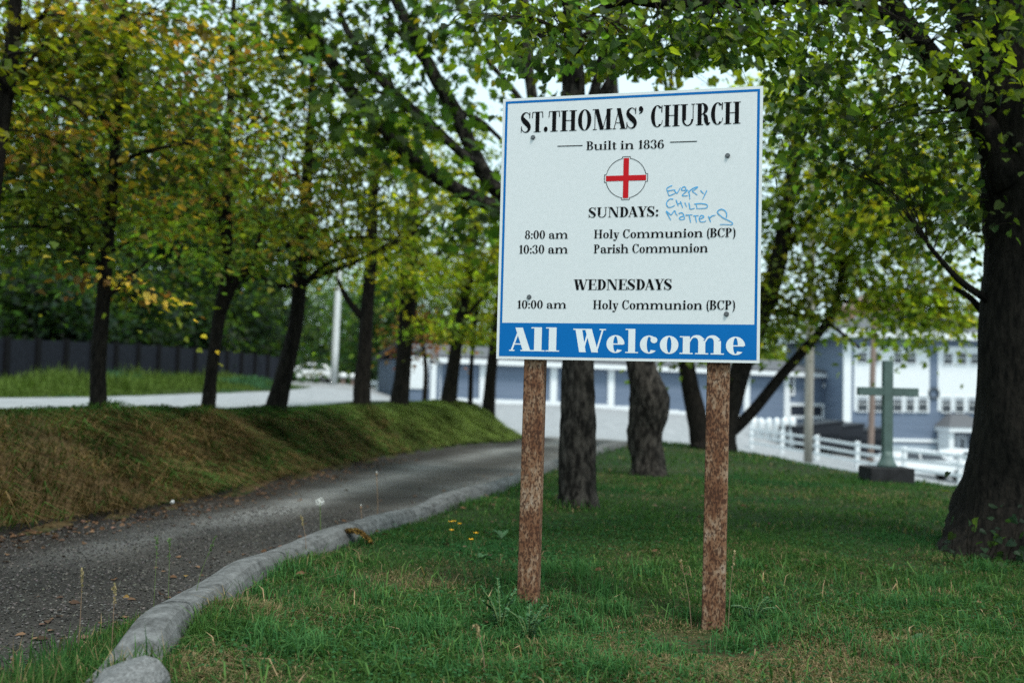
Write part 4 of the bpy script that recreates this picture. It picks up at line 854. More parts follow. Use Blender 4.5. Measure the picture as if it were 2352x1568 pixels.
        if ch == 'W':
            w = 1.02 + S * .8; dg(.12 + S * .3, 1, w * .30, 0, S); dg(w * .30, 0, w * .5, 1, h * 1.4); dg(w * .5 - S * .1, 1, w * .70, 0, S); dg(w * .70 + S * .2, 0, w - .06, 1, h * 1.4); hl(-.02, .3 + S * .9, 1 - h / 2); hl(w * .5 - S * .65 - .06, w * .5 + .12, 1 - h / 2); hl(w - .2, w + .06, 1 - h / 2); return P, w + .06
        if ch == 'Y':
            w = .62 + S * .7; st(w / 2, 0, .46); dg(w / 2, .42, .1 + S * .3, 1, S); dg(w / 2 + S * .22, .42, w - .07, 1, h * 1.4); hl(-.04, .26 + S * .6, 1 - h / 2); hl(w - .22, w + .05, 1 - h / 2); foot(w / 2); return P, w + .02
        if ch in 'hlitu' or ch in 'nmr':
            top = {'h': 1.02, 'l': 1.02}.get(ch, xh)
            if ch == 't':
                st(x, .14, xh + .17); hl(x - S / 2 - sv, x + S / 2 + sv + .04, xh - h / 2); sc([(x, .16, S), (x + S * .15, .05, S * .7), (x + S * .7, .035, h * 1.4), (x + S * .5 + sv + .05, .13, h)]); return P, x + S / 2 + sv + .07
            if ch == 'u':
                g_ = .36 + S * .85; st(x, .15, xh); st(x + g_, 0, xh); sc([(x, .18, S), (x + S * .25, .05, S * .7), (x + g_ * .5, .015 + h / 2, h * 1.5), (x + g_, .16, h)]); hl(x - S / 2 - sv, x, xh - h / 2); hl(x + g_ - S / 2 - sv, x + g_, xh - h / 2); hl(x + g_, x + g_ + S / 2 + sv, h / 2); return P, x + g_ + S / 2 + sv + .04
            st(x, 0, top); foot(x); hl(x - S / 2 - sv, x, top - h / 2)
            if ch == 'i': dot(x, xh + .22, max(S * .58, .085)); return P, x + S / 2 + sv + .04
            if ch == 'l': return P, x + S / 2 + sv + .04
            if ch == 'r': sc([(x + S * .4, xh * .62, h), (x + S * .75, xh * .9, h * 1.3), (x + S * .5 + .13, xh - h * .6, h * 1.6)]); dot(x + S * .5 + .17, xh - S * .42 - .03, max(S * .5, .08)); return P, x + S * .5 + .28
            g_ = .36 + S * .85
            for k in range(2 if ch == 'm' else 1):
                xa = x + g_ * k; sc([(xa + S * .4, xh * .66, h), (xa + g_ * .42, xh - h * .6, h * 1.5), (xa + g_ * .78, xh - .03, S * .6), (xa + g_, xh * .74, S)]); st(xa + g_, 0, xh * .76); foot(xa + g_)
            return P, x + g_ * (2 if ch == 'm' else 1) + S / 2 + sv + .04
        if ch in 'oce':
            rx = .21 + S * .55
            if ch == 'o': bowl(rx + .03, xh / 2, rx, xh / 2 + .01, 0, 360, n=30); return P, rx * 2 + .08
            bowl(rx + .03, xh / 2, rx, xh / 2 + .01, 55 if ch == 'c' else 0, 318, n=26)
            if ch == 'c': dot(.03 + rx * 1.52, xh * .76, max(S * .5, .08))
            else: hl(.03 + S * .6, rx * 2 + .03 - h, xh / 2)
            return P, rx * 2 + .06
        if ch == 'a':
            w = .36 + S * .9; st(w, .12, xh * .72); sc([(.10, xh * .72, S * .7), (.14, xh * .88, h * 1.6), (w * .5, xh - h * .6, h * 1.5), (w * .86, xh * .92, S * .55), (w, xh * .68, S)]); dot(.12 + S * .1, xh * .74, max(S * .46, .075)); bowl(.05 + w * .5, xh * .29, w * .48 + .02, xh * .31, 60, 300, s=S, hh=h); sc([(w, .2, S), (w + S * .2, .05, S * .7), (w + S * .7, .04, h * 1.4), (w + S * .5 + .12, .14, h)]); sc([(w * .6, h / 2 + .0, h * 1.2), (w * .8, .05, h), (w, .2, h)]); sc([(w * .72, xh * .56, h), (w, xh * .62, h)]); return P, w + S * .5 + .16
        if ch == 'y':
            w = .46 + S * .7; dg(.06 + S * .4, xh, w * .5 + S * .12, 0, S); sc([(w - .06, xh - h, h * 1.4), (w * .5 + S * .3, 0, h * 1.4), (w * .38, -.24, h * 1.6), (w * .2, -.30, h * 1.3)]); dot(w * .13, -.22, max(S * .45, .075)); hl(-.03, .2 + S * .8, xh - h / 2); hl(w - .18, w + .05, xh - h / 2); return P, w + .05
        if ch == '1': x = .18 + S / 2; st(x, 0, 1.0); foot(x); sc([(x - S / 2 - .11, .82, h), (x - S * .3, .88, h * 1.5), (x, .99, h * 1.2)]); return P, x + S / 2 + .15
        if ch == '0': rx = .22 + S * .5; bowl(rx + .03, .5, rx, .515, 0, 360, n=34); return P, rx * 2 + .09
        if ch == '8': rx = .21 + S * .5; bowl(rx + .04, .765, rx * .86, .25, 0, 360, s=S * .8, n=30); bowl(rx + .04, .27, rx, .285, 0, 360, s=S * .95, n=30); return P, rx * 2 + .1
        if ch == '3': rx = .21 + S * .5; bowl(rx + .02, .765, rx * .84, .25, -90, 150, s=S * .9); bowl(rx + .02, .27, rx, .285, -150, 90, s=S); dot(.10, .80, max(.075, S * .45)); dot(.10, .20, max(.075, S * .45)); return P, rx * 2 + .08
        if ch == '6': rx = .22 + S * .5; bowl(rx + .03, .31, rx, .325, 0, 360, s=S * .95, n=30); sc([(.03 + S * .5, .32, S), (.03 + S * .55, .6, S * .95), (.03 + rx * .75, .90, S * .5), (.03 + rx * 1.4, 1.0 - h / 2, h * 1.2)]); dot(.03 + rx * 1.5, .86, max(.075, S * .45)); return P, rx * 2 + .09
        r = max(.085, S * .5)
        if ch == '.': dot(r + .02, r, r); return P, 2 * r + .06
        if ch == ':': dot(r + .04, r, r); dot(r + .04, xh - r, r); return P, 2 * r + .1
        if ch == "'": dot(r + .04, .92, r); sc([(r * 1.6 + .04, .95, r), (r * 1.75 + .04, .86, r * .9), (r * 1.3 + .04, .76, r * .6), (r * .5, .70, h)]); return P, 2 * r + .12
        if ch == '(': sc([(.28, 1.03, h), (.14, .78, S * .6), (.11, .4, S * .75), (.14, .02, S * .6), (.28, -.23, h)]); return P, .32
        if ch == ')': sc([(.04, 1.03, h), (.18, .78, S * .6), (.21, .4, S * .75), (.18, .02, S * .6), (.04, -.23, h)]); return P, .32
        return P, .4
    def line(txt, pl, pr, top, mat, S=.20, h=.05, xh=.66, name='lettering', tuck=0):
        prims = []; x = 0
        for ch in txt:
            P_, adv = glyph(ch, S, h, xh); prims += [([(px_ + x, py_) for px_, py_ in pts], f) for pts, f in P_]; x += adv + tuck
        u0, v0 = r7(*pl); u1, v1 = r7(*pr); ch_ = r7(pl[0], top)[1] - v0; xs_ = [p[0] for pts, _ in prims for p in pts]; a0, a1 = min(xs_), max(xs_)
        sx = (u1 - u0) / (a1 - a0)
        out = [([(u0 + (q[0] - a0) * sx, v0 + (v1 - v0) * (q[0] - a0) / (a1 - a0) + q[1] * ch_) for q in pts], f) for pts, f in prims]
        emit(name, out, mat)
    line("ST.THOMAS'", (212, 277), (852, 252), 171, M_black, S=.26, h=.034, tuck=.015)
    line("CHURCH", (893, 248), (1362, 228), 136, M_black, S=.26, h=.034)
    line("Built in 1836", (555, 367), (962, 358), 322, M_black, S=.19, h=.05)
    line("SUNDAYS:", (568, 720), (932, 713), 667, M_black, S=.22, h=.045)
    line("8:00 am", (235, 831), (460, 829), 787, M_black, S=.20, h=.05)
    line("Holy Communion (BCP)", (595, 828), (1335, 820), 783, M_black, S=.20, h=.05)
    line("10:30 am", (205, 908), (460, 906), 863, M_black, S=.20, h=.05)
    line("Parish Communion", (594, 906), (1192, 900), 860, M_black, S=.20, h=.05)
    line("WEDNESDAYS", (488, 1097), (1002, 1096), 1042, M_black, S=.23, h=.045)
    line("10:00 am", (196, 1194), (452, 1194), 1151, M_black, S=.20, h=.05)
    line("Holy Communion (BCP)", (590, 1197), (1333, 1200), 1150, M_black, S=.20, h=.05)
    line("All", (152, 1415), (414, 1419), 1293, M_white, S=.30, h=.05, xh=.74)
    line("Welcome", (485, 1421), (1385, 1437), 1299, M_white, S=.27, h=.05, xh=.74)
    def pline(fn, pts, wd, closed=False):
        q = np.array([fn(*p[:2]) for p in pts]); w = np.array([p[2] if len(p) > 2 else wd for p in pts])
        if closed: q = np.vstack([q, q[:1]]); w = np.append(w, w[0])
        T = np.gradient(q, axis=0); T /= np.linalg.norm(T, axis=1)[:, None] + 1e-9; N_ = np.stack([-T[:, 1], T[:, 0]], 1); m = len(q)
        return ([tuple(a) for a in q + N_ * w[:, None] / 2] + [tuple(a) for a in q - N_ * w[:, None] / 2], [(i, i + 1, m + i + 1, m + i) for i in range(m - 1)])
    emit('rule', [pline(r7, [(405, 347), (537, 343)], .004)], M_black); emit('rule', [pline(r7, [(993, 326), (1135, 321)], .004)], M_black)
    # emblem
    cu, cv = r7(763, 513); ru = abs(r7(868, 511)[0] - r7(658, 515)[0]) / 2; em = 1.0
    k = 1 / ru; dark = M_black
    ang = lambda a0, a1: [(cu + ru * math.cos(q), cv + ru * math.sin(q)) for q in np.radians(np.linspace(a0, a1, 16))]
    idf = lambda a, b2: (a, b2); pr_ = []; nb = ru * .195; ext = ru * 1.075
    for q in range(4):
        a = 90 * q; da = math.degrees(math.asin(.195)); pr_.append(pline(idf, ang(a + da, a + 90 - da), .0026))
        cs, sn = math.cos(math.radians(a)), math.sin(math.radians(a)); rot = lambda x_, y_: (cu + x_ * cs - y_ * sn, cv + x_ * sn + y_ * cs)
        rr = ru * .975
        for s_, e_ in (((rr, -nb), (ext, -nb)), ((ext, -nb), (ext, nb)), ((ext, nb), (rr, nb))): pr_.append(pline(idf, [rot(*s_), rot(*e_)], .0026))
    emit('emblem_ring', pr_, M_black)
    w2 = ru * .135; emit('emblem_cross', [([(cu - w2, cv - ru), (cu + w2, cv - ru), (cu + w2, cv + ru), (cu - w2, cv + ru)], quad), ([(cu - ru, cv - w2), (cu - w2 - .0002, cv - w2), (cu - w2 - .0002, cv + w2), (cu - ru, cv + w2)], quad), ([(cu + w2 + .0002, cv - w2), (cu + ru, cv - w2), (cu + ru, cv + w2), (cu + w2 + .0002, cv + w2)], quad)], M_red)
    # handwriting in blue marker
    GR = [[(1180, 140), (1125, 165), (1100, 190), (1115, 240), (1130, 290)], [(1108, 222), (1160, 212), (1225, 203)], [(1130, 290), (1180, 275), (1225, 252)], [(1205, 205), (1228, 232), (1250, 255), (1275, 215), (1300, 170)],
        [(1385, 195), (1365, 160), (1330, 170), (1315, 205), (1360, 212), (1405, 208), (1360, 250), (1325, 288), (1370, 293), (1412, 288)], [(1420, 215), (1432, 275), (1440, 342)], [(1412, 245), (1480, 185), (1555, 160), (1520, 195), (1475, 222), (1515, 255), (1550, 282)], [(1595, 210), (1620, 240), (1645, 262)], [(1690, 210), (1660, 275), (1625, 345)],
        [(1195, 342), (1150, 338), (1110, 368), (1095, 415), (1125, 460), (1175, 455), (1220, 430)], [(1235, 350), (1252, 395), (1270, 442)], [(1300, 372), (1318, 420), (1337, 468)], [(1250, 412), (1318, 396)], [(1365, 390), (1392, 452)], [(1425, 393), (1436, 445), (1445, 487), (1512, 474)], [(1530, 402), (1545, 477)], [(1503, 412), (1600, 405), (1680, 418), (1697, 445), (1680, 470), (1600, 478), (1535, 478)],
        [(1090, 518), (1125, 585), (1160, 650)], [(1092, 512), (1130, 545), (1165, 568), (1215, 510), (1232, 550), (1258, 585)], [(1275, 552), (1320, 540), (1350, 575), (1362, 640)], [(1360, 590), (1310, 598), (1285, 620), (1310, 642), (1362, 632)], [(1375, 576), (1478, 570)], [(1428, 575), (1440, 630), (1452, 685)], [(1490, 587), (1568, 580)], [(1520, 585), (1528, 630), (1537, 685)],
        [(1575, 632), (1635, 612), (1640, 590), (1605, 580), (1578, 615), (1590, 665), (1630, 675), (1678, 660)], [(1710, 590), (1728, 630), (1745, 680)], [(1722, 625), (1765, 588), (1818, 575)], [(1975, 612), (1980, 560), (1955, 510), (1900, 490), (1850, 515), (1858, 555), (1930, 615), (2010, 655), (2065, 690), (2055, 715), (1960, 712), (1880, 713)]]
    prs = []
    for s_ in GR:
        A_ = catmull(np.array(s_, float), 4) if len(s_) > 2 else np.array(s_, float); n_ = len(A_)
        prs.append(pline(r5, [(x_, y_, .0042 * (.75 + .35 * math.sin(1 + i / max(1, n_ - 1) * 2.2))) for i, (x_, y_) in enumerate(A_)], .004))
    emit('handwriting', prs, M_marker)
    # bolts
    for X_, Y_ in ((277, 301), (1294, 396), (257, 1134), (1288, 1223)):
        u, v = r7(X_, Y_); c_ = C0 + ex * u + ez * v; mb = MB(); n_ = 6
        for r_, o0, o1, nn in ((.0115, .0005, .0022, 18), (.0078, .0023, .0085, 6)):
            V = [c_ + en * o_ + (ex * math.cos(k * 2 * math.pi / nn) + ez * math.sin(k * 2 * math.pi / nn)) * r_ for o_ in (o0, o1) for k in range(nn)]
            mb.add(V, [(k, (k + 1) % nn, nn + (k + 1) % nn, nn + k) for k in range(nn)] + [tuple(range(nn, 2 * nn))])
        mb.build('bolt', M_bolt, t, origin=base)
    # posts
    for (xt, yt), (xb, yb2), wt, lab in (((1226, 830), (1209, 1400), .098, None), ((1650, 835), (1637, 1455), .102, None)):
        pd = C0 - en * .017; a = onplane(xt, yt, pd, en); b2 = onplane(xb, yb2, pd, en)
        dirv = (b2 - a) / (b2[2] - a[2]); zt, zb = C0[2] + .56, Hs(b2[0], b2[1]) - .15; top, bot = a + dirv * (zt - a[2]), a + dirv * (zb - a[2])
        mb = MB(); V = []; dpt = .075; n_ = 24
        sec = [(-wt / 2, 0), (wt / 2, 0), (wt / 2, -dpt), (-wt / 2, -dpt)]; r_ = .008
        ring = []
        for (cx_, cy_), a0 in zip([(wt / 2 - r_, -r_), (wt / 2 - r_, -dpt + r_), (-wt / 2 + r_, -dpt + r_), (-wt / 2 + r_, -r_)], (90, 0, -90, -180)):
            for q in (0, -30, -60, -90): ring.append((cx_ + r_ * math.cos(math.radians(a0 + q)), cy_ + r_ * math.sin(math.radians(a0 + q))))
        nr = len(ring)
        for k in range(n_ + 1):
            p = bot + (top - bot) * k / n_
            for u, o_ in ring: V.append(p + ex * u + en * o_)
        mb.add(V, [(k * nr + j, (k + 1) * nr + j, (k + 1) * nr + (j + 1) % nr, k * nr + (j + 1) % nr) for k in range(n_) for j in range(nr)] + [tuple(range(nr)), tuple(n_ * nr + j for j in range(nr))[::-1]])
        mb.build('post', M_rust, t, smooth=True, origin=base)
def rust_mat():
    m, nt, b = mat_new('rusted_steel'); N, L = nt.nodes, nt.links
    tc = N.new('ShaderNodeTexCoord'); mp = N.new('ShaderNodeMapping'); mp.inputs['Scale'].default_value = (1, 1, .5); L.new(tc.outputs['Object'], mp.inputs[0])
    def noise(sc, det, ro=.6):
        q = N.new('ShaderNodeTexNoise'); q.inputs['Scale'].default_value = sc; q.inputs['Detail'].default_value = det; q.inputs['Roughness'].default_value = ro; L.new(mp.outputs[0], q.inputs[0]); return q.outputs['Fac']
    def ramp(src, stops):
        r = N.new('ShaderNodeValToRGB'); L.new(src, r.inputs[0]); e = r.color_ramp.elements
        e[0].position, e[0].color = stops[0][0], (*stops[0][1], 1); e[1].position, e[1].color = stops[-1][0], (*stops[-1][1], 1)
        for p_, c_ in stops[1:-1]: q = e.new(p_); q.color = (*c_, 1)
        return r.outputs[0]
    big, mid, spot = noise(10, 3), noise(60, 4), noise(125, 2, .5)
    ad = N.new('ShaderNodeMath'); ad.operation = 'MULTIPLY_ADD'; ad.inputs[1].default_value = .45; L.new(mid, ad.inputs[0]); 
    sb = N.new('ShaderNodeMath'); sb.operation = 'MULTIPLY'; sb.inputs[1].default_value = .55; L.new(big, sb.inputs[0]); L.new(sb.outputs[0], ad.inputs[2])
    base = ramp(ad.outputs[0], [(.42, (.13, .055, .028)), (.51, (.19, .095, .052)), (.58, (.26, .165, .105)), (.66, (.33, .25, .19))])
    th = N.new('ShaderNodeMath'); th.operation = 'MULTIPLY_ADD'; th.inputs[1].default_value = -.35; L.new(ad.outputs[0], th.inputs[0]); L.new(spot, th.inputs[2])
    mask = ramp(th.outputs[0], [(.315, (0, 0, 0)), (.375, (.8, .8, .8))])
    mx = N.new('ShaderNodeMixRGB'); L.new(mask, mx.inputs[0]); L.new(base, mx.inputs[1]); mx.inputs[2].default_value = (.045, .020, .013, 1)
    L.new(mx.outputs[0], b.inputs['Base Color']); b.inputs['Roughness'].default_value = .85; b.inputs['Specular IOR Level'].default_value = .2
    bp = N.new('ShaderNodeBump'); bp.inputs['Strength'].default_value = .6; bp.inputs['Distance'].default_value = .004; L.new(spot, bp.inputs['Height']); L.new(bp.outputs[0], b.inputs['Normal'])
    return m
M_rust = rust_mat()
sign()

# ---------------------------------------------------------------- grass
def blades(name, pos, h, w, lean, col, mat=M_grass, g=rng, az=None):
    n = len(pos); az = g.uniform(0, 2 * np.pi, n) if az is None else az; d = np.stack([np.cos(az), np.sin(az), 0 * az], 1); s = np.stack([-np.sin(az), np.cos(az), 0 * az], 1)
    lean = np.asarray(lean)[:, None]; h_ = np.asarray(h)[:, None]; w_ = np.asarray(w)[:, None] / 2
    up = np.array([0, 0, 1.])
    tw = g.uniform(-.6, .6, (n, 1)); s = s * np.cos(tw) + d * np.sin(tw)
    mid = pos + up * h_ * .55 * (1 - .15 * lean) + d * h_ * lean * .28
    tip = pos + up * h_ * np.maximum(.12, 1 - .55 * lean) + d * h_ * lean * .95
    V = np.stack([pos - s * w_, pos + s * w_, mid + s * w_ * .8, mid - s * w_ * .8, tip], 1)
    one = np.array([0, 1, 2, 3, 3, 2, 4]); flat = (one[None] + (np.arange(n) * 5)[:, None]).ravel()
    return link(name, np_mesh(name, V.reshape(-1, 3), flat, np.tile([4, 3], n), col=np.repeat(col, 5, 0)), mat)
def lawn_points(n, y0, y1, g, pad=.35):
    # even on the ground inside the camera's fan
    y = np.sqrt(g.uniform(y0 ** 2, y1 ** 2, n)); x = y * g.uniform(-.62, .82, n)
    ok = (x > Kf(y) - .012) & (x < edge_x(y) + .6) & ((x - 3.75) ** 2 + (y - 6.9) ** 2 > .42)
    return x[ok], y[ok]
def grass_col(x, y, g, dryf):
    n = len(x); d = np.clip(dryf + g.normal(0, .22, n), 0, 1); isdry = (g.uniform(0, 1, n) < d ** 1.6 * .85)[:, None]
    a = g.uniform(0, 1, (n, 1)); c = np.array([.018, .062, .018]) * (1 - a) + np.array([.072, .145, .034]) * a
    teal = np.clip(vnoise(x * 1.1, y * 1.1, 55) * 1.4, 0, 1)[:, None]; c = c * (1 - teal * .5) + np.array([.014, .085, .034]) * teal * .5
    s = np.array([.27, .205, .11]) * g.uniform(.4, 1.2, (n, 1))
    return np.where(isdry, s, c * g.uniform(.7, 1.3, (n, 1)))
P_all, h_all, w_all, l_all, c_all = [], [], [], [], []
for n, y0, y1, hm, wm in ((185000, 2.4, 4.6, .058, .0040), (175000, 4.6, 7.5, .046, .0042), (112000, 7.5, 13, .05, .007), (42000, 13, 25, .065, .016)):
    g = np.random.default_rng(int(y0 * 10)); x, y = lawn_points(n, y0, y1, g); z = H(x, y); dry = lawn_dry(x, y)
    tall = np.clip(.9 + .7 * vnoise(x * 1.6, y * 1.6, 71) + .5 * vnoise(x * 5, y * 5, 72), .55, 2.2)
    hh = hm * tall * g.uniform(.5, 1.5, len(x)) * (1 - .25 * dry)
    near_kerb = np.exp(-((x - Kf(y) - .08) / .10) ** 2); hh *= 1 + .9 * near_kerb * g.uniform(0, 1, len(x))
    q = onz(1650, 1470, 0); hh *= 1 - .96 * np.exp(-((x - q[0]) ** 2 + ((y - q[1]) * .8) ** 2) / .10)
    for pxy in ((1210, 1395), (1325, 1165), (1488, 1092)):
        q = onz(*pxy, 0); hh *= 1 + 1.0 * np.exp(-((x - q[0]) ** 2 + (y - q[1]) ** 2) / .045) * g.uniform(.2, 1, len(x))
    P_all.append(np.stack([x, y, z - .004], 1)); h_all.append(hh); w_all.append(wm * g.uniform(.6, 1.4, len(x))); l_all.append(np.clip(g.uniform(.25, 1.5, len(x)) + .2 * dry, 0, 1.6)); c_all.append(grass_col(x, y, g, dry))
# longer blades that stand out near the camera
g = np.random.default_rng(99); x, y = lawn_points(4500, 2.5, 6.0, g); P_all.append(np.stack([x, y, H(x, y)], 1)); h_all.append(g.uniform(.07, .16, len(x))); w_all.append(g.uniform(.004, .008, len(x))); l_all.append(g.uniform(.5, 1.5, len(x)))
q = onz(1650, 1470, 0); h_all[-1] = h_all[-1] * (1 - .95 * np.exp(-((x - q[0]) ** 2 + (y - q[1]) ** 2) / .08))
c_all.append(grass_col(x, y, g, lawn_dry(x, y) * .2) * np.array([1.5, 1.35, 1.5]))
# lush tufts
g = np.random.default_rng(101); T_ = [(1180, 1420), (1240, 1450), (1150, 1470), (1330, 1420), (1420, 1400), (1750, 1430), (1820, 1440), (1900, 1460), (1290, 1520), (1080, 1500), (980, 1460), (860, 1380), (760, 1340), (700, 1500), (2000, 1400), (2250, 1450), (1500, 1500), (1400, 1555), (1200, 1555), (1680, 1400), (600, 1480), (530, 1420), (680, 1320), (1000, 1390), (2100, 1540), (1130, 1400)]
for k in range(60): T_.append((g.uniform(500, 2300), g.uniform(1300, 1570)))
for px_, py_ in T_:
    c_ = onz(px_, py_, 0); m_ = int(g.uniform(60, 150)); x = c_[0] + g.normal(0, .055, m_); y = c_[1] + g.normal(0, .055, m_); ok = x > Kf(y) + .03; x, y = x[ok], y[ok]; m_ = len(x)
    P_all.append(np.stack([x, y, H(x, y)], 1)); h_all.append(g.uniform(.06, .15, m_) * g.uniform(.6, 1.1)); w_all.append(g.uniform(.003, .006, m_)); l_all.append(g.uniform(.2, 1.1, m_))
    c_all.append((np.array([.030, .105, .034]) + g.uniform(0, 1, (m_, 1)) * np.array([.045, .07, .02])) * g.uniform(.7, 1.3, (m_, 1)))
tag(blades('lawn_grass', np.concatenate(P_all), np.concatenate(h_all), np.concatenate(w_all), np.concatenate(l_all), np.concatenate(c_all)), 'short lawn grass with dry straw patches under the sign', 'grass', kind='stuff')
g = np.random.default_rng(115); x, y = lawn_points(42000, 2.5, 8, g); ok = vnoise(x * 1.3 + 9, y * 1.3, 81) > .0; x, y = x[ok], y[ok]; n = len(x); az = g.uniform(0, 6.28, n)
tag(scatter('lawn_clover', LEAF_HEART, np.stack([x, y, H(x, y) + g.uniform(.015, .05, n)], 1), frames(np.stack([np.cos(az), np.sin(az), 0 * az], 1), np.array([0, 0, 1.]) + g.normal(0, .35, (n, 3))), g.uniform(.008, .018, n), np.array([.028, .085, .03]) * g.uniform(.6, 1.6, (n, 1)), M_grass), 'low clover and small weeds growing through the lawn', 'clover', kind='stuff')
# bank
g = np.random.default_rng(120); n = 120000
y = np.sqrt(g.uniform(4 ** 2, 27 ** 2, n)); x = Cf(y) - .6 + g.uniform(0, 1, n) * (Ef(y) - Cf(y) + .55); ok = x > -.6 * y; x, y = x[ok], y[ok]
bb = bank_brown(x, y); a = g.uniform(0, 1, (len(x), 1))
c = np.where(g.uniform(0, 1, len(x))[:, None] < bb[:, None] * .75, np.array([.17, .115, .052]) * (.4 + a), (np.array([.045, .095, .022]) * (1 - sstep((y - 14) / 6))[:, None] + np.array([.125, .17, .045]) * sstep((y - 14) / 6)[:, None]) * (.6 + a))  # far end goes lighter green, its sunlight painted into the blades
hh = g.uniform(.07, .24, len(x)) * (1 - .45 * sstep((y - 12) / 4)) * (1 - .5 * sstep((Cf(y) + .5 - x) / .4)) * (1 + .5 * vnoise(x * 1.5, y * 1.5, 74) + .5 * vnoise(x * 4, y * 4, 76)); c = c * np.clip(1 + .45 * vnoise(x * 2.2, y * 2.2, 77) + .3 * vnoise(x * 6, y * 6, 78), .35, 2)[:, None]
for bx in ((225, 940, 10.5), (478, 938, 12.7), (633, 928, 14.5), (830, 920, 18), (917, 918, 20.5), (1030, 913, 23.5)):
    q = at(*bx); hh *= 1 + 1.1 * np.exp(-((x - q[0]) ** 2 + (y - q[1]) ** 2) / .10)
tag(blades('bank_grass', np.stack([x, y, H(x, y) - .01], 1), hh, np.clip(y * .0011, .006, .02), g.uniform(.7, 1.7, len(x)), c, az=g.normal(-.35, .75, len(x))), 'brown matted grass hanging on the roadside bank', 'grass', kind='stuff')
# verge
g = np.random.default_rng(130); n = 26000; y = g.uniform(16, 52, n); x = RL(y) - g.uniform(.1, 6, n); ok = (x > -.62 * y); x, y = x[ok], y[ok]
a = g.uniform(0, 1, (len(x), 1)); pat = vnoise(x * .6, y * .5, 75)[:, None] > .15
c = np.where(pat, np.array([.05, .115, .055]), np.array([.075, .115, .025])) * (.6 + a * .9)
tag(blades('verge_grass', np.stack([x, y, H(x, y) - .02], 1), g.uniform(.10, .36, len(x)) * np.clip((RL(y) - x) * .5 + .1, .3, 2.0) * (1 + .6 * vnoise(x * .8, y * .5, 90)), np.full(len(x), .035), g.uniform(.1, .8, len(x)), c), 'tall bright grass on the verge in front of the charcoal fence', 'grass', kind='stuff')
# weeds along the kerb's drive side
g = np.random.default_rng(140); n = 8000; y = g.uniform(2.5, 4.5, n); x = Kf(y) - .2 - np.abs(g.normal(0, .17, n)) * np.clip(1.6 - (y - 2.6) * .6, .3, 1.6) - .22 * np.clip((3.6 - y), 0, 1) * g.uniform(0, 1, n)
m_ = 420; y = np.append(y, g.uniform(3.28, 3.5, m_)); x = np.append(x, Kf(y[-m_:]) - .09 + g.uniform(-.25, .2, m_)); n += m_
c = grass_col(x, y, g, np.full(n, .25)); hh = g.uniform(.05, .22, n) * np.clip(1.35 - (y - 2.6) * .45, .35, 1.3)
tag(blades('kerb_weeds', np.stack([x, y, H(x, y)], 1), hh, g.uniform(.003, .006, n), g.uniform(.1, .9, n), c), 'rough grass growing in the gutter beside the near end of the kerb', 'grass', kind='stuff')

# ---------------------------------------------------------------- gravel stones and dead leaves
def stones():
    g = np.random.default_rng(150); n = 60000; y = 2.6 + 6.5 * g.uniform(0, 1, n) ** 1.7; x = Ef(y) + (Kf(y) - .14 - Ef(y)) * g.uniform(0, 1, n); ok = x > -.58 * y; x, y = x[ok], y[ok]; n = len(x)
    tv = np.array([(1, 0, 0), (.2, .9, .1), (-.9, .3, 0), (-.3, -.9, 0), (.6, -.6, .1), (.1, .1, .6), (-.1, 0, -.4)], float); tp = [(0, 1, 5), (1, 2, 5), (2, 3, 5), (3, 4, 5), (4, 0, 5), (1, 0, 6), (2, 1, 6), (3, 2, 6), (4, 3, 6), (0, 4, 6)]
    az = g.uniform(0, 6.28, n); fwd = np.stack([np.cos(az), np.sin(az), g.normal(0, .3, n)], 1); R_ = frames(fwd, np.array([0, 0, 1.]) + g.normal(0, .3, (n, 3)))
    c = np.array([.075, .070, .064]) * g.uniform(.15, 1, (n, 1)) ** 1.5 * 1.6 * (1 + g.normal(0, .05, (n, 3)))
    tag(scatter('gravel_stones', (tv, tp), np.stack([x, y, H(x, y) + .006], 1), R_, (.002 + .008 * g.uniform(0, 1, n) ** 2.5), np.clip(c, 0, .5), M_stone), 'loose grey gravel stones on the driveway', 'gravel', kind='stuff')
    n = 1700; y = 2.7 + 13 * g.uniform(0, 1, n) ** 1.3; e, k = Ef(y), Kf(y); side = g.uniform(0, 1, n) < .72
    x = np.where(side, e + np.abs(g.normal(0, .30, n)), k - .2 - np.abs(g.normal(0, .35, n))); ok = (x > -.58 * y) & (x < k - .15); x, y = x[ok], y[ok]; n = len(x)
    xl_, yl_ = lawn_points(420, 2.8, 12, g); x = np.append(x, xl_); y = np.append(y, yl_); n = len(x)
    az = g.uniform(0, 6.28, n); fwd = np.stack([np.cos(az), np.sin(az), 0 * az], 1); R_ = frames(fwd, np.array([0, 0, 1.]) + g.normal(0, .35, (n, 3)))
    lift = np.where(x > Kf(y), .03, .012)
    c = pick([((.16, .085, .045), 4), ((.22, .13, .075), 3), ((.10, .06, .04), 3), ((.32, .20, .06), .6), ((.26, .15, .11), 1)], n, g) * g.uniform(.6, 1.2, (n, 1))
    tag(scatter('fallen_leaves', LEAF_MID, np.stack([x, y, H(x, y) + lift], 1), R_, g.uniform(.018, .05, n), c * .75, M_litter), 'dry brown fallen leaves along the edges of the driveway', 'leaves', kind='stuff')
stones()

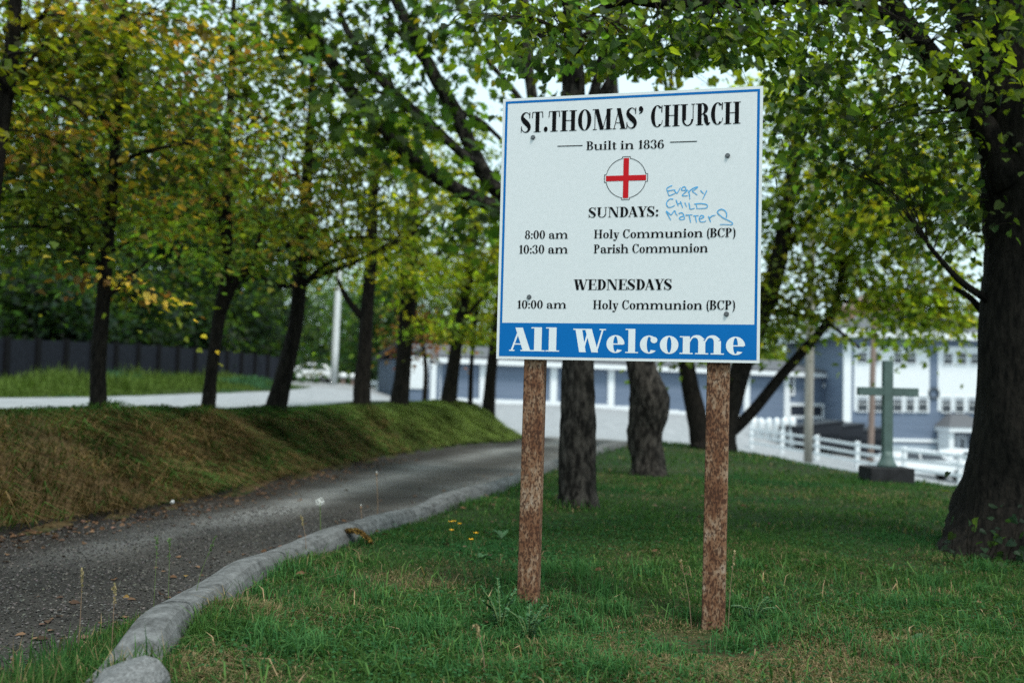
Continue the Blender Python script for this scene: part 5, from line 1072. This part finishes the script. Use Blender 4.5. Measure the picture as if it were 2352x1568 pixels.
# ---------------------------------------------------------------- small things in the foreground
def rock():
    c = onz(292, 1560, .06); z = Hs(c[0] + .1, c[1]); mb = MB(); g = np.random.default_rng(9)
    n, m = 11, 5; V = []
    for i in range(m):
        ph = (i + .5) / m * math.pi * .62; zz = math.cos(ph) * .145; rr = math.sin(ph) ** .6
        for j in range(n):
            a = 2 * math.pi * j / n; sq = 1 / max(abs(math.cos(a)), abs(math.sin(a))) ** .55
            w = 1 + .06 * math.sin(3 * a + 1) + .04 * math.sin(5 * a + i) + g.normal(0, .04)
            V.append((rr * .135 * sq * w * math.cos(a), rr * .16 * sq * w * math.sin(a), zz * .9 + .02 * math.cos(a) + g.normal(0, .003)))
    f = [tuple(range(n))] + [(i * n + j, (i + 1) * n + j, (i + 1) * n + (j + 1) % n, i * n + (j + 1) % n) for i in range(m - 1) for j in range(n)] + [tuple((m - 1) * n + j for j in range(n))]
    o = mb.add(V, f).build('kerb_stone', noise_mat('pale_broken_concrete', (.085, .086, .085), (.20, .205, .205), 90, .95, detail=12, bump=.4, bscale=110, spec=.1), smooth=False, bevel=.006); o.location = (c[0], c[1], z - .02); o.rotation_euler.z = .3
    tag(o, 'broken grey concrete block at the near end of the kerb', 'stone')
rock()
M_stalk = plain('green_flower_stalk', (.09, .13, .04), .6); M_dry = plain('dry_stalk', (.20, .13, .08), .8); M_fluff = plain('dandelion_fluff', (.72, .72, .68), .9, .1); M_yellow = plain('buttercup_petal', (.80, .42, .01), .5); M_broad = attr_mat('broad_leaf', rough=.5, trans=.25, tcol=(1.2, 1.2, .6), spec=.3)
def dandelion():
    b = onz(738, 1226, .06); Yd = b[1]; top = at(735, 1152, Yd); z = Hs(b[0] - .2, Yd); t = thing('dandelion_clock', (b[0], Yd, z), 'white dandelion seed head on a stalk behind the kerb', 'flower')
    tl = top - np.array([b[0], Yd, z]); MB().tube([(0, 0, 0, .0042), (tl[0] * .4, 0, tl[2] * .5, .0038), (tl[0], 0, tl[2], .003)], n=6, sub=4).build('stalk', M_stalk, t, smooth=True)
    g = np.random.default_rng(3); mb = MB(); mb.lathe([(.001, -.005), (.005, 0), (.001, .005)], 8, tl)
    for k in range(80):
        d = g.normal(size=3); d /= np.linalg.norm(d); e = tl + d * g.uniform(.020, .026); mb.tube([(*tl, .0003), (*e, .0003)], n=3, cap=False)
        a = np.cross(d, [.3, .5, .8]); a /= np.linalg.norm(a); b2 = np.cross(d, a)
        for q in range(5):
            an = q * 1.257; w = a * math.cos(an) + b2 * math.sin(an); mb.tube([(*e, .0004), (*(e + d * .003 + w * .006), .0003)], n=3, cap=False)
    mb.build('seed_head', M_fluff, t)
    for (bx, by), (tx, ty), lab in (((866, 1172), (865, 1088), 'tall bare dandelion stalk with a spent tip behind the kerb'), ((831, 1190), (829, 1164), 'short bare dandelion stalk with a pale tip behind the kerb')):
        p = onz(bx, by, .10); q = at(tx, ty, p[1]); z = Hs(p[0] - .2, p[1]); t = thing('dandelion_stalk', (p[0], p[1], z), lab, 'flower', 'bare dandelion stalks'); tl = q - np.array([p[0], p[1], z])
        MB().tube([(0, 0, 0, .004), (.004, 0, tl[2] * .5, .0032), (tl[0], 0, tl[2] - .012, .0028)], n=6, sub=3).build('stalk', M_dry, t, smooth=True)
        MB().lathe([(.003, -.02), (.008, -.008), (.007, 0), (.003, .008)], 8, tl).build('spent_head', M_dry, t, smooth=True); MB().lathe([(.003, .009), (.005, .013), (.001, .018)], 8, tl).build('tuft', M_fluff, t)
dandelion()
BUT = [(1035, 1203, 'yellow buttercup at the left of the close trio by the kerb shadow'), (1043, 1202, 'yellow buttercup in the middle of the close trio by the kerb shadow'), (1055, 1207, 'yellow buttercup at the right of the close trio by the kerb shadow'), (1037, 1220, 'yellow buttercup just below the close trio'), (1093, 1228, 'yellow buttercup standing apart, nearest the broad leaves'), (1082, 1245, 'lowest yellow buttercup, below the one standing apart')]
for i, (x, y, lab) in enumerate(BUT):
    p = onz(x, y, .10); z = Hs(p[0], p[1]); t = thing('buttercup', (p[0], p[1], z), lab, 'flower', 'buttercups beside the kerb'); hgt = .11
    MB().tube([(.01, 0, 0, .0016), (0, 0, hgt * .6, .0014), (0, 0, hgt, .0012)], n=5, sub=2).build('stalk', M_stalk, t)
    mb = MB()
    for k in range(5):
        a = k * 1.2566 + i; u = np.array([math.cos(a), math.sin(a), 0]); v = np.array([-u[1], u[0], 0]); zz = np.array([0, 0, 1.]); c0 = np.array([0, 0, hgt])
        mb.add([c0, c0 + u * .008 + v * .007 + zz * .003, c0 + u * .016 + v * .005 + zz * .008, c0 + u * .016 - v * .005 + zz * .008, c0 + u * .008 - v * .007 + zz * .003], [(0, 1, 2, 3, 4)])
    mb.lathe([(.001, hgt - .001), (.004, hgt + .002), (.002, hgt + .006)], 8); mb.build('petals', M_yellow, t)
def broad_weed(px, py, n, size, lab, seed, up=.5, col=(.055, .125, .05)):
    p = onz(px, py, 0); z = Hs(p[0], p[1]); t = thing('broadleaf_weed', (p[0], p[1], z), lab, 'weed'); g = np.random.default_rng(seed); o = (p[0], p[1], z)
    a = g.uniform(0, 6.28, n); el = g.uniform(up * .6, up * 1.5, n); fwd = np.stack([np.cos(a), np.sin(a), el], 1); nrm = np.stack([-np.cos(a) * el, -np.sin(a) * el, np.ones(n)], 1)
    tv = np.array([(0, 0, 0), (.10, .25, .02), (.24, .55, .05), (.17, .85, .0), (0, 1.05, -.12), (-.17, .85, 0), (-.24, .55, .05), (-.10, .25, .02), (0, .55, 0)], float); tp = [(0, 1, 2, 8), (8, 2, 3, 4), (0, 8, 6, 7), (8, 4, 5, 6)]
    scatter('leaves', (tv, tp), np.tile([0, 0, .005], (n, 1)).astype(float), frames(fwd, nrm), size * g.uniform(.6, 1.2, n), np.array(col) * g.uniform(.7, 1.4, (n, 1)), M_broad, t)
broad_weed(1152, 1240, 6, .11, 'pale broad-leaved weed beside the left post, near the buttercups', 1, up=.9)
broad_weed(1185, 1395, 9, .10, 'leafy weed at the foot of the left post', 2)
broad_weed(1100, 1285, 5, .07, 'small weed in the lawn between kerb and left post', 3)
broad_weed(2090, 1490, 5, .08, 'small broad weed in the lawn right of the sign', 4)
broad_weed(130, 1535, 8, .07, 'low round-leaved weed in the gutter grass at the near end of the kerb', 5, up=.4)
def feathery(px, py, lab, seed, hgt=.2, nst=7):
    p = onz(px, py, 0); z = Hs(p[0], p[1]); t = thing('feathery_weed', (p[0], p[1], z), lab, 'weed'); g = np.random.default_rng(seed); mb = MB(); pos, fw = [], []
    for k in range(nst):
        a = g.uniform(0, 6.28); e = np.array([math.cos(a) * .09, math.sin(a) * .09, hgt * g.uniform(.55, 1)]); m = e * .5 + np.array([0, 0, .03]); mb.tube([(0, 0, 0, .0025), (*m, .002), (*e, .0012)], n=4, sub=3, cap=False)
        for s in np.linspace(.2, 1, 16):
            q = (m * s * 2 if s < .5 else m + (e - m) * (s * 2 - 1))
            for sg in (-1, 1): pos.append(q); fw.append((e - m) * 1.2 + sg * np.cross(e - m, [0, 0, 1.]) * 1.8 + g.normal(0, .01, 3))
    mb.build('stems', M_stalk, t); pos, fw = np.array(pos), np.array(fw); scatter('leaves', LEAF_MID, pos, frames(fw, np.array([0, 0, 1.]) + g.normal(0, .3, (len(pos), 3))), g.uniform(.010, .022, len(pos)), np.array([.045, .12, .045]) * g.uniform(.7, 1.4, (len(pos), 1)), M_broad, t)
feathery(1150, 1440, 'feathery green weed in front of the left post', 11, .20, 9); feathery(1215, 1470, 'low feathery weed just in front of the left post, the nearer one', 12, .14, 8); feathery(1730, 1420, 'small feathery weed right of the right post', 13, .12, 6)
def seed_stem(bx, by, tx, ty, lab, zb=0.0, pale=False):
    p = onz(bx, by, zb); q = at(tx, ty, p[1]); z = Hs(p[0], p[1]); t = thing('seed_grass_stem', (p[0], p[1], z), lab, 'grass stem', 'tall seeding grass stems'); tl = q - np.array([p[0], p[1], z])
    L = [(0, 0, 0, .0016), (tl[0] * .3, .01, tl[2] * .5, .0014), (tl[0] * .75, .02, tl[2] * .85, .001), (tl[0], .02, tl[2], .0007)]; MB().tube(L, n=4, sub=4).build('stem', M_dry if pale else M_stalk, t)
    g = np.random.default_rng(int(bx)); A_ = catmull(np.array(L)[:, :3], 12)[-16:]; k = 34; s = A_[g.integers(0, len(A_), k)] + g.normal(0, .002, (k, 3)); fw = np.tile(A_[-1] - A_[0], (k, 1)) / np.linalg.norm(A_[-1] - A_[0]) + g.normal(0, .35, (k, 3))
    scatter('seed_head', LEAF_FAR, s, frames(fw, g.normal(0, 1, (k, 3))), g.uniform(.008, .014, k), (np.array([.30, .24, .14]) if pale else np.array([.10, .15, .07])) * g.uniform(.7, 1.3, (k, 1)), M_grass, t)
seed_stem(352, 1400, 357, 1235, 'upright seeding grass stem in the gutter, tallest over the driveway'); seed_stem(440, 1400, 492, 1235, 'arching seeding grass stem leaning right over the kerb'); seed_stem(255, 1500, 258, 1345, 'dry reddish seeding stem in the gutter', pale=True)
seed_stem(385, 1410, 385, 1240, 'thin seeding grass stem beside the upright tallest one'); seed_stem(180, 1490, 183, 1312, 'pale leafy seed stalk standing alone at the edge of the gravel', pale=True); seed_stem(1672, 1440, 1690, 1272, 'seeding grass stem touching the right post', pale=True); seed_stem(1590, 1430, 1565, 1290, 'bent seeding grass stem left of the right post', pale=True); seed_stem(1115, 1560, 1092, 1440, 'thick pale seeding stem in the lawn between camera and left post', pale=True)
seed_stem(705, 1268, 690, 1188, 'bent dry grass stem behind the kerb, left of the dandelion seed head', zb=.05, pale=True)
def moss():
    p = onz(818, 1222, .09); t = thing('moss_tuft', (p[0], p[1], Hs(p[0] + .3, p[1]) + .05), 'ragged yellow-brown moss growing in a kerb joint', 'moss'); g = np.random.default_rng(8); n = 900
    s = g.uniform(-1, 1, n); x = s * .10; y = g.normal(0, .018, n) - s * .02; zz = .042 - .075 * np.clip(s - .1, 0, 1) ** 1.4 - .03 * np.clip(-s - .6, 0, 1)
    pos = np.stack([x, y, zz], 1); fw = g.normal(0, 1, (n, 3)) + np.array([0, 0, .5]); c = pick([((.13, .075, .02), 3), ((.20, .13, .03), 2), ((.07, .045, .02), 2)], n, g) * g.uniform(.6, 1.3, (n, 1))
    scatter('strands', LEAF_FAR, pos, frames(fw, g.normal(0, 1, (n, 3))), g.uniform(.010, .022, n), c, M_moss, t)
moss()
p = onz(395, 1157, -.05); o = MB().lathe([(.012, -.02), (.020, 0), (.017, .014), (.006, .022)], 9).build('pebble', M_white, smooth=True); o.location = (p[0], p[1], Hs(p[0], p[1]) + .01); tag(o, 'small white pebble lying at the foot of the bank', 'pebble')
# leaves sprouting at the foot of the big trunk
g = np.random.default_rng(170); c0 = at(2290, 1250, 6.3); t = thing('trunk_sprouts', (c0[0], c0[1], Hs(c0[0], c0[1])), 'low leafy sprouts around the foot of the big dark trunk', 'shrub'); o = np.array([c0[0], c0[1], Hs(c0[0], c0[1])])
n = 70; pos = np.stack([np.clip(g.normal(.05, .24, n), -.38, .5), g.normal(0, .09, n), np.abs(g.normal(.15, .13, n))], 1); mb = MB()
for k in range(26): q = pos[k]; mb.tube([(q[0] * .7, .1, 0, .004), (q[0] * .9, q[1] * .5 + .05, q[2] * .5, .003), (*q, .0015)], n=4, cap=False)
mb.build('stems', M_twig, t); scatter('leaves', LEAF_HEART, pos, frames(g.normal(0, 1, (n, 3)) + np.array([0, -.3, -.2]), np.array([0, -.4, 1.]) + g.normal(0, .5, (n, 3))), g.uniform(.035, .065, n), pick(P_SHADE, n, g) * g.uniform(.7, 1.6, (n, 1)), M_leaf, t)
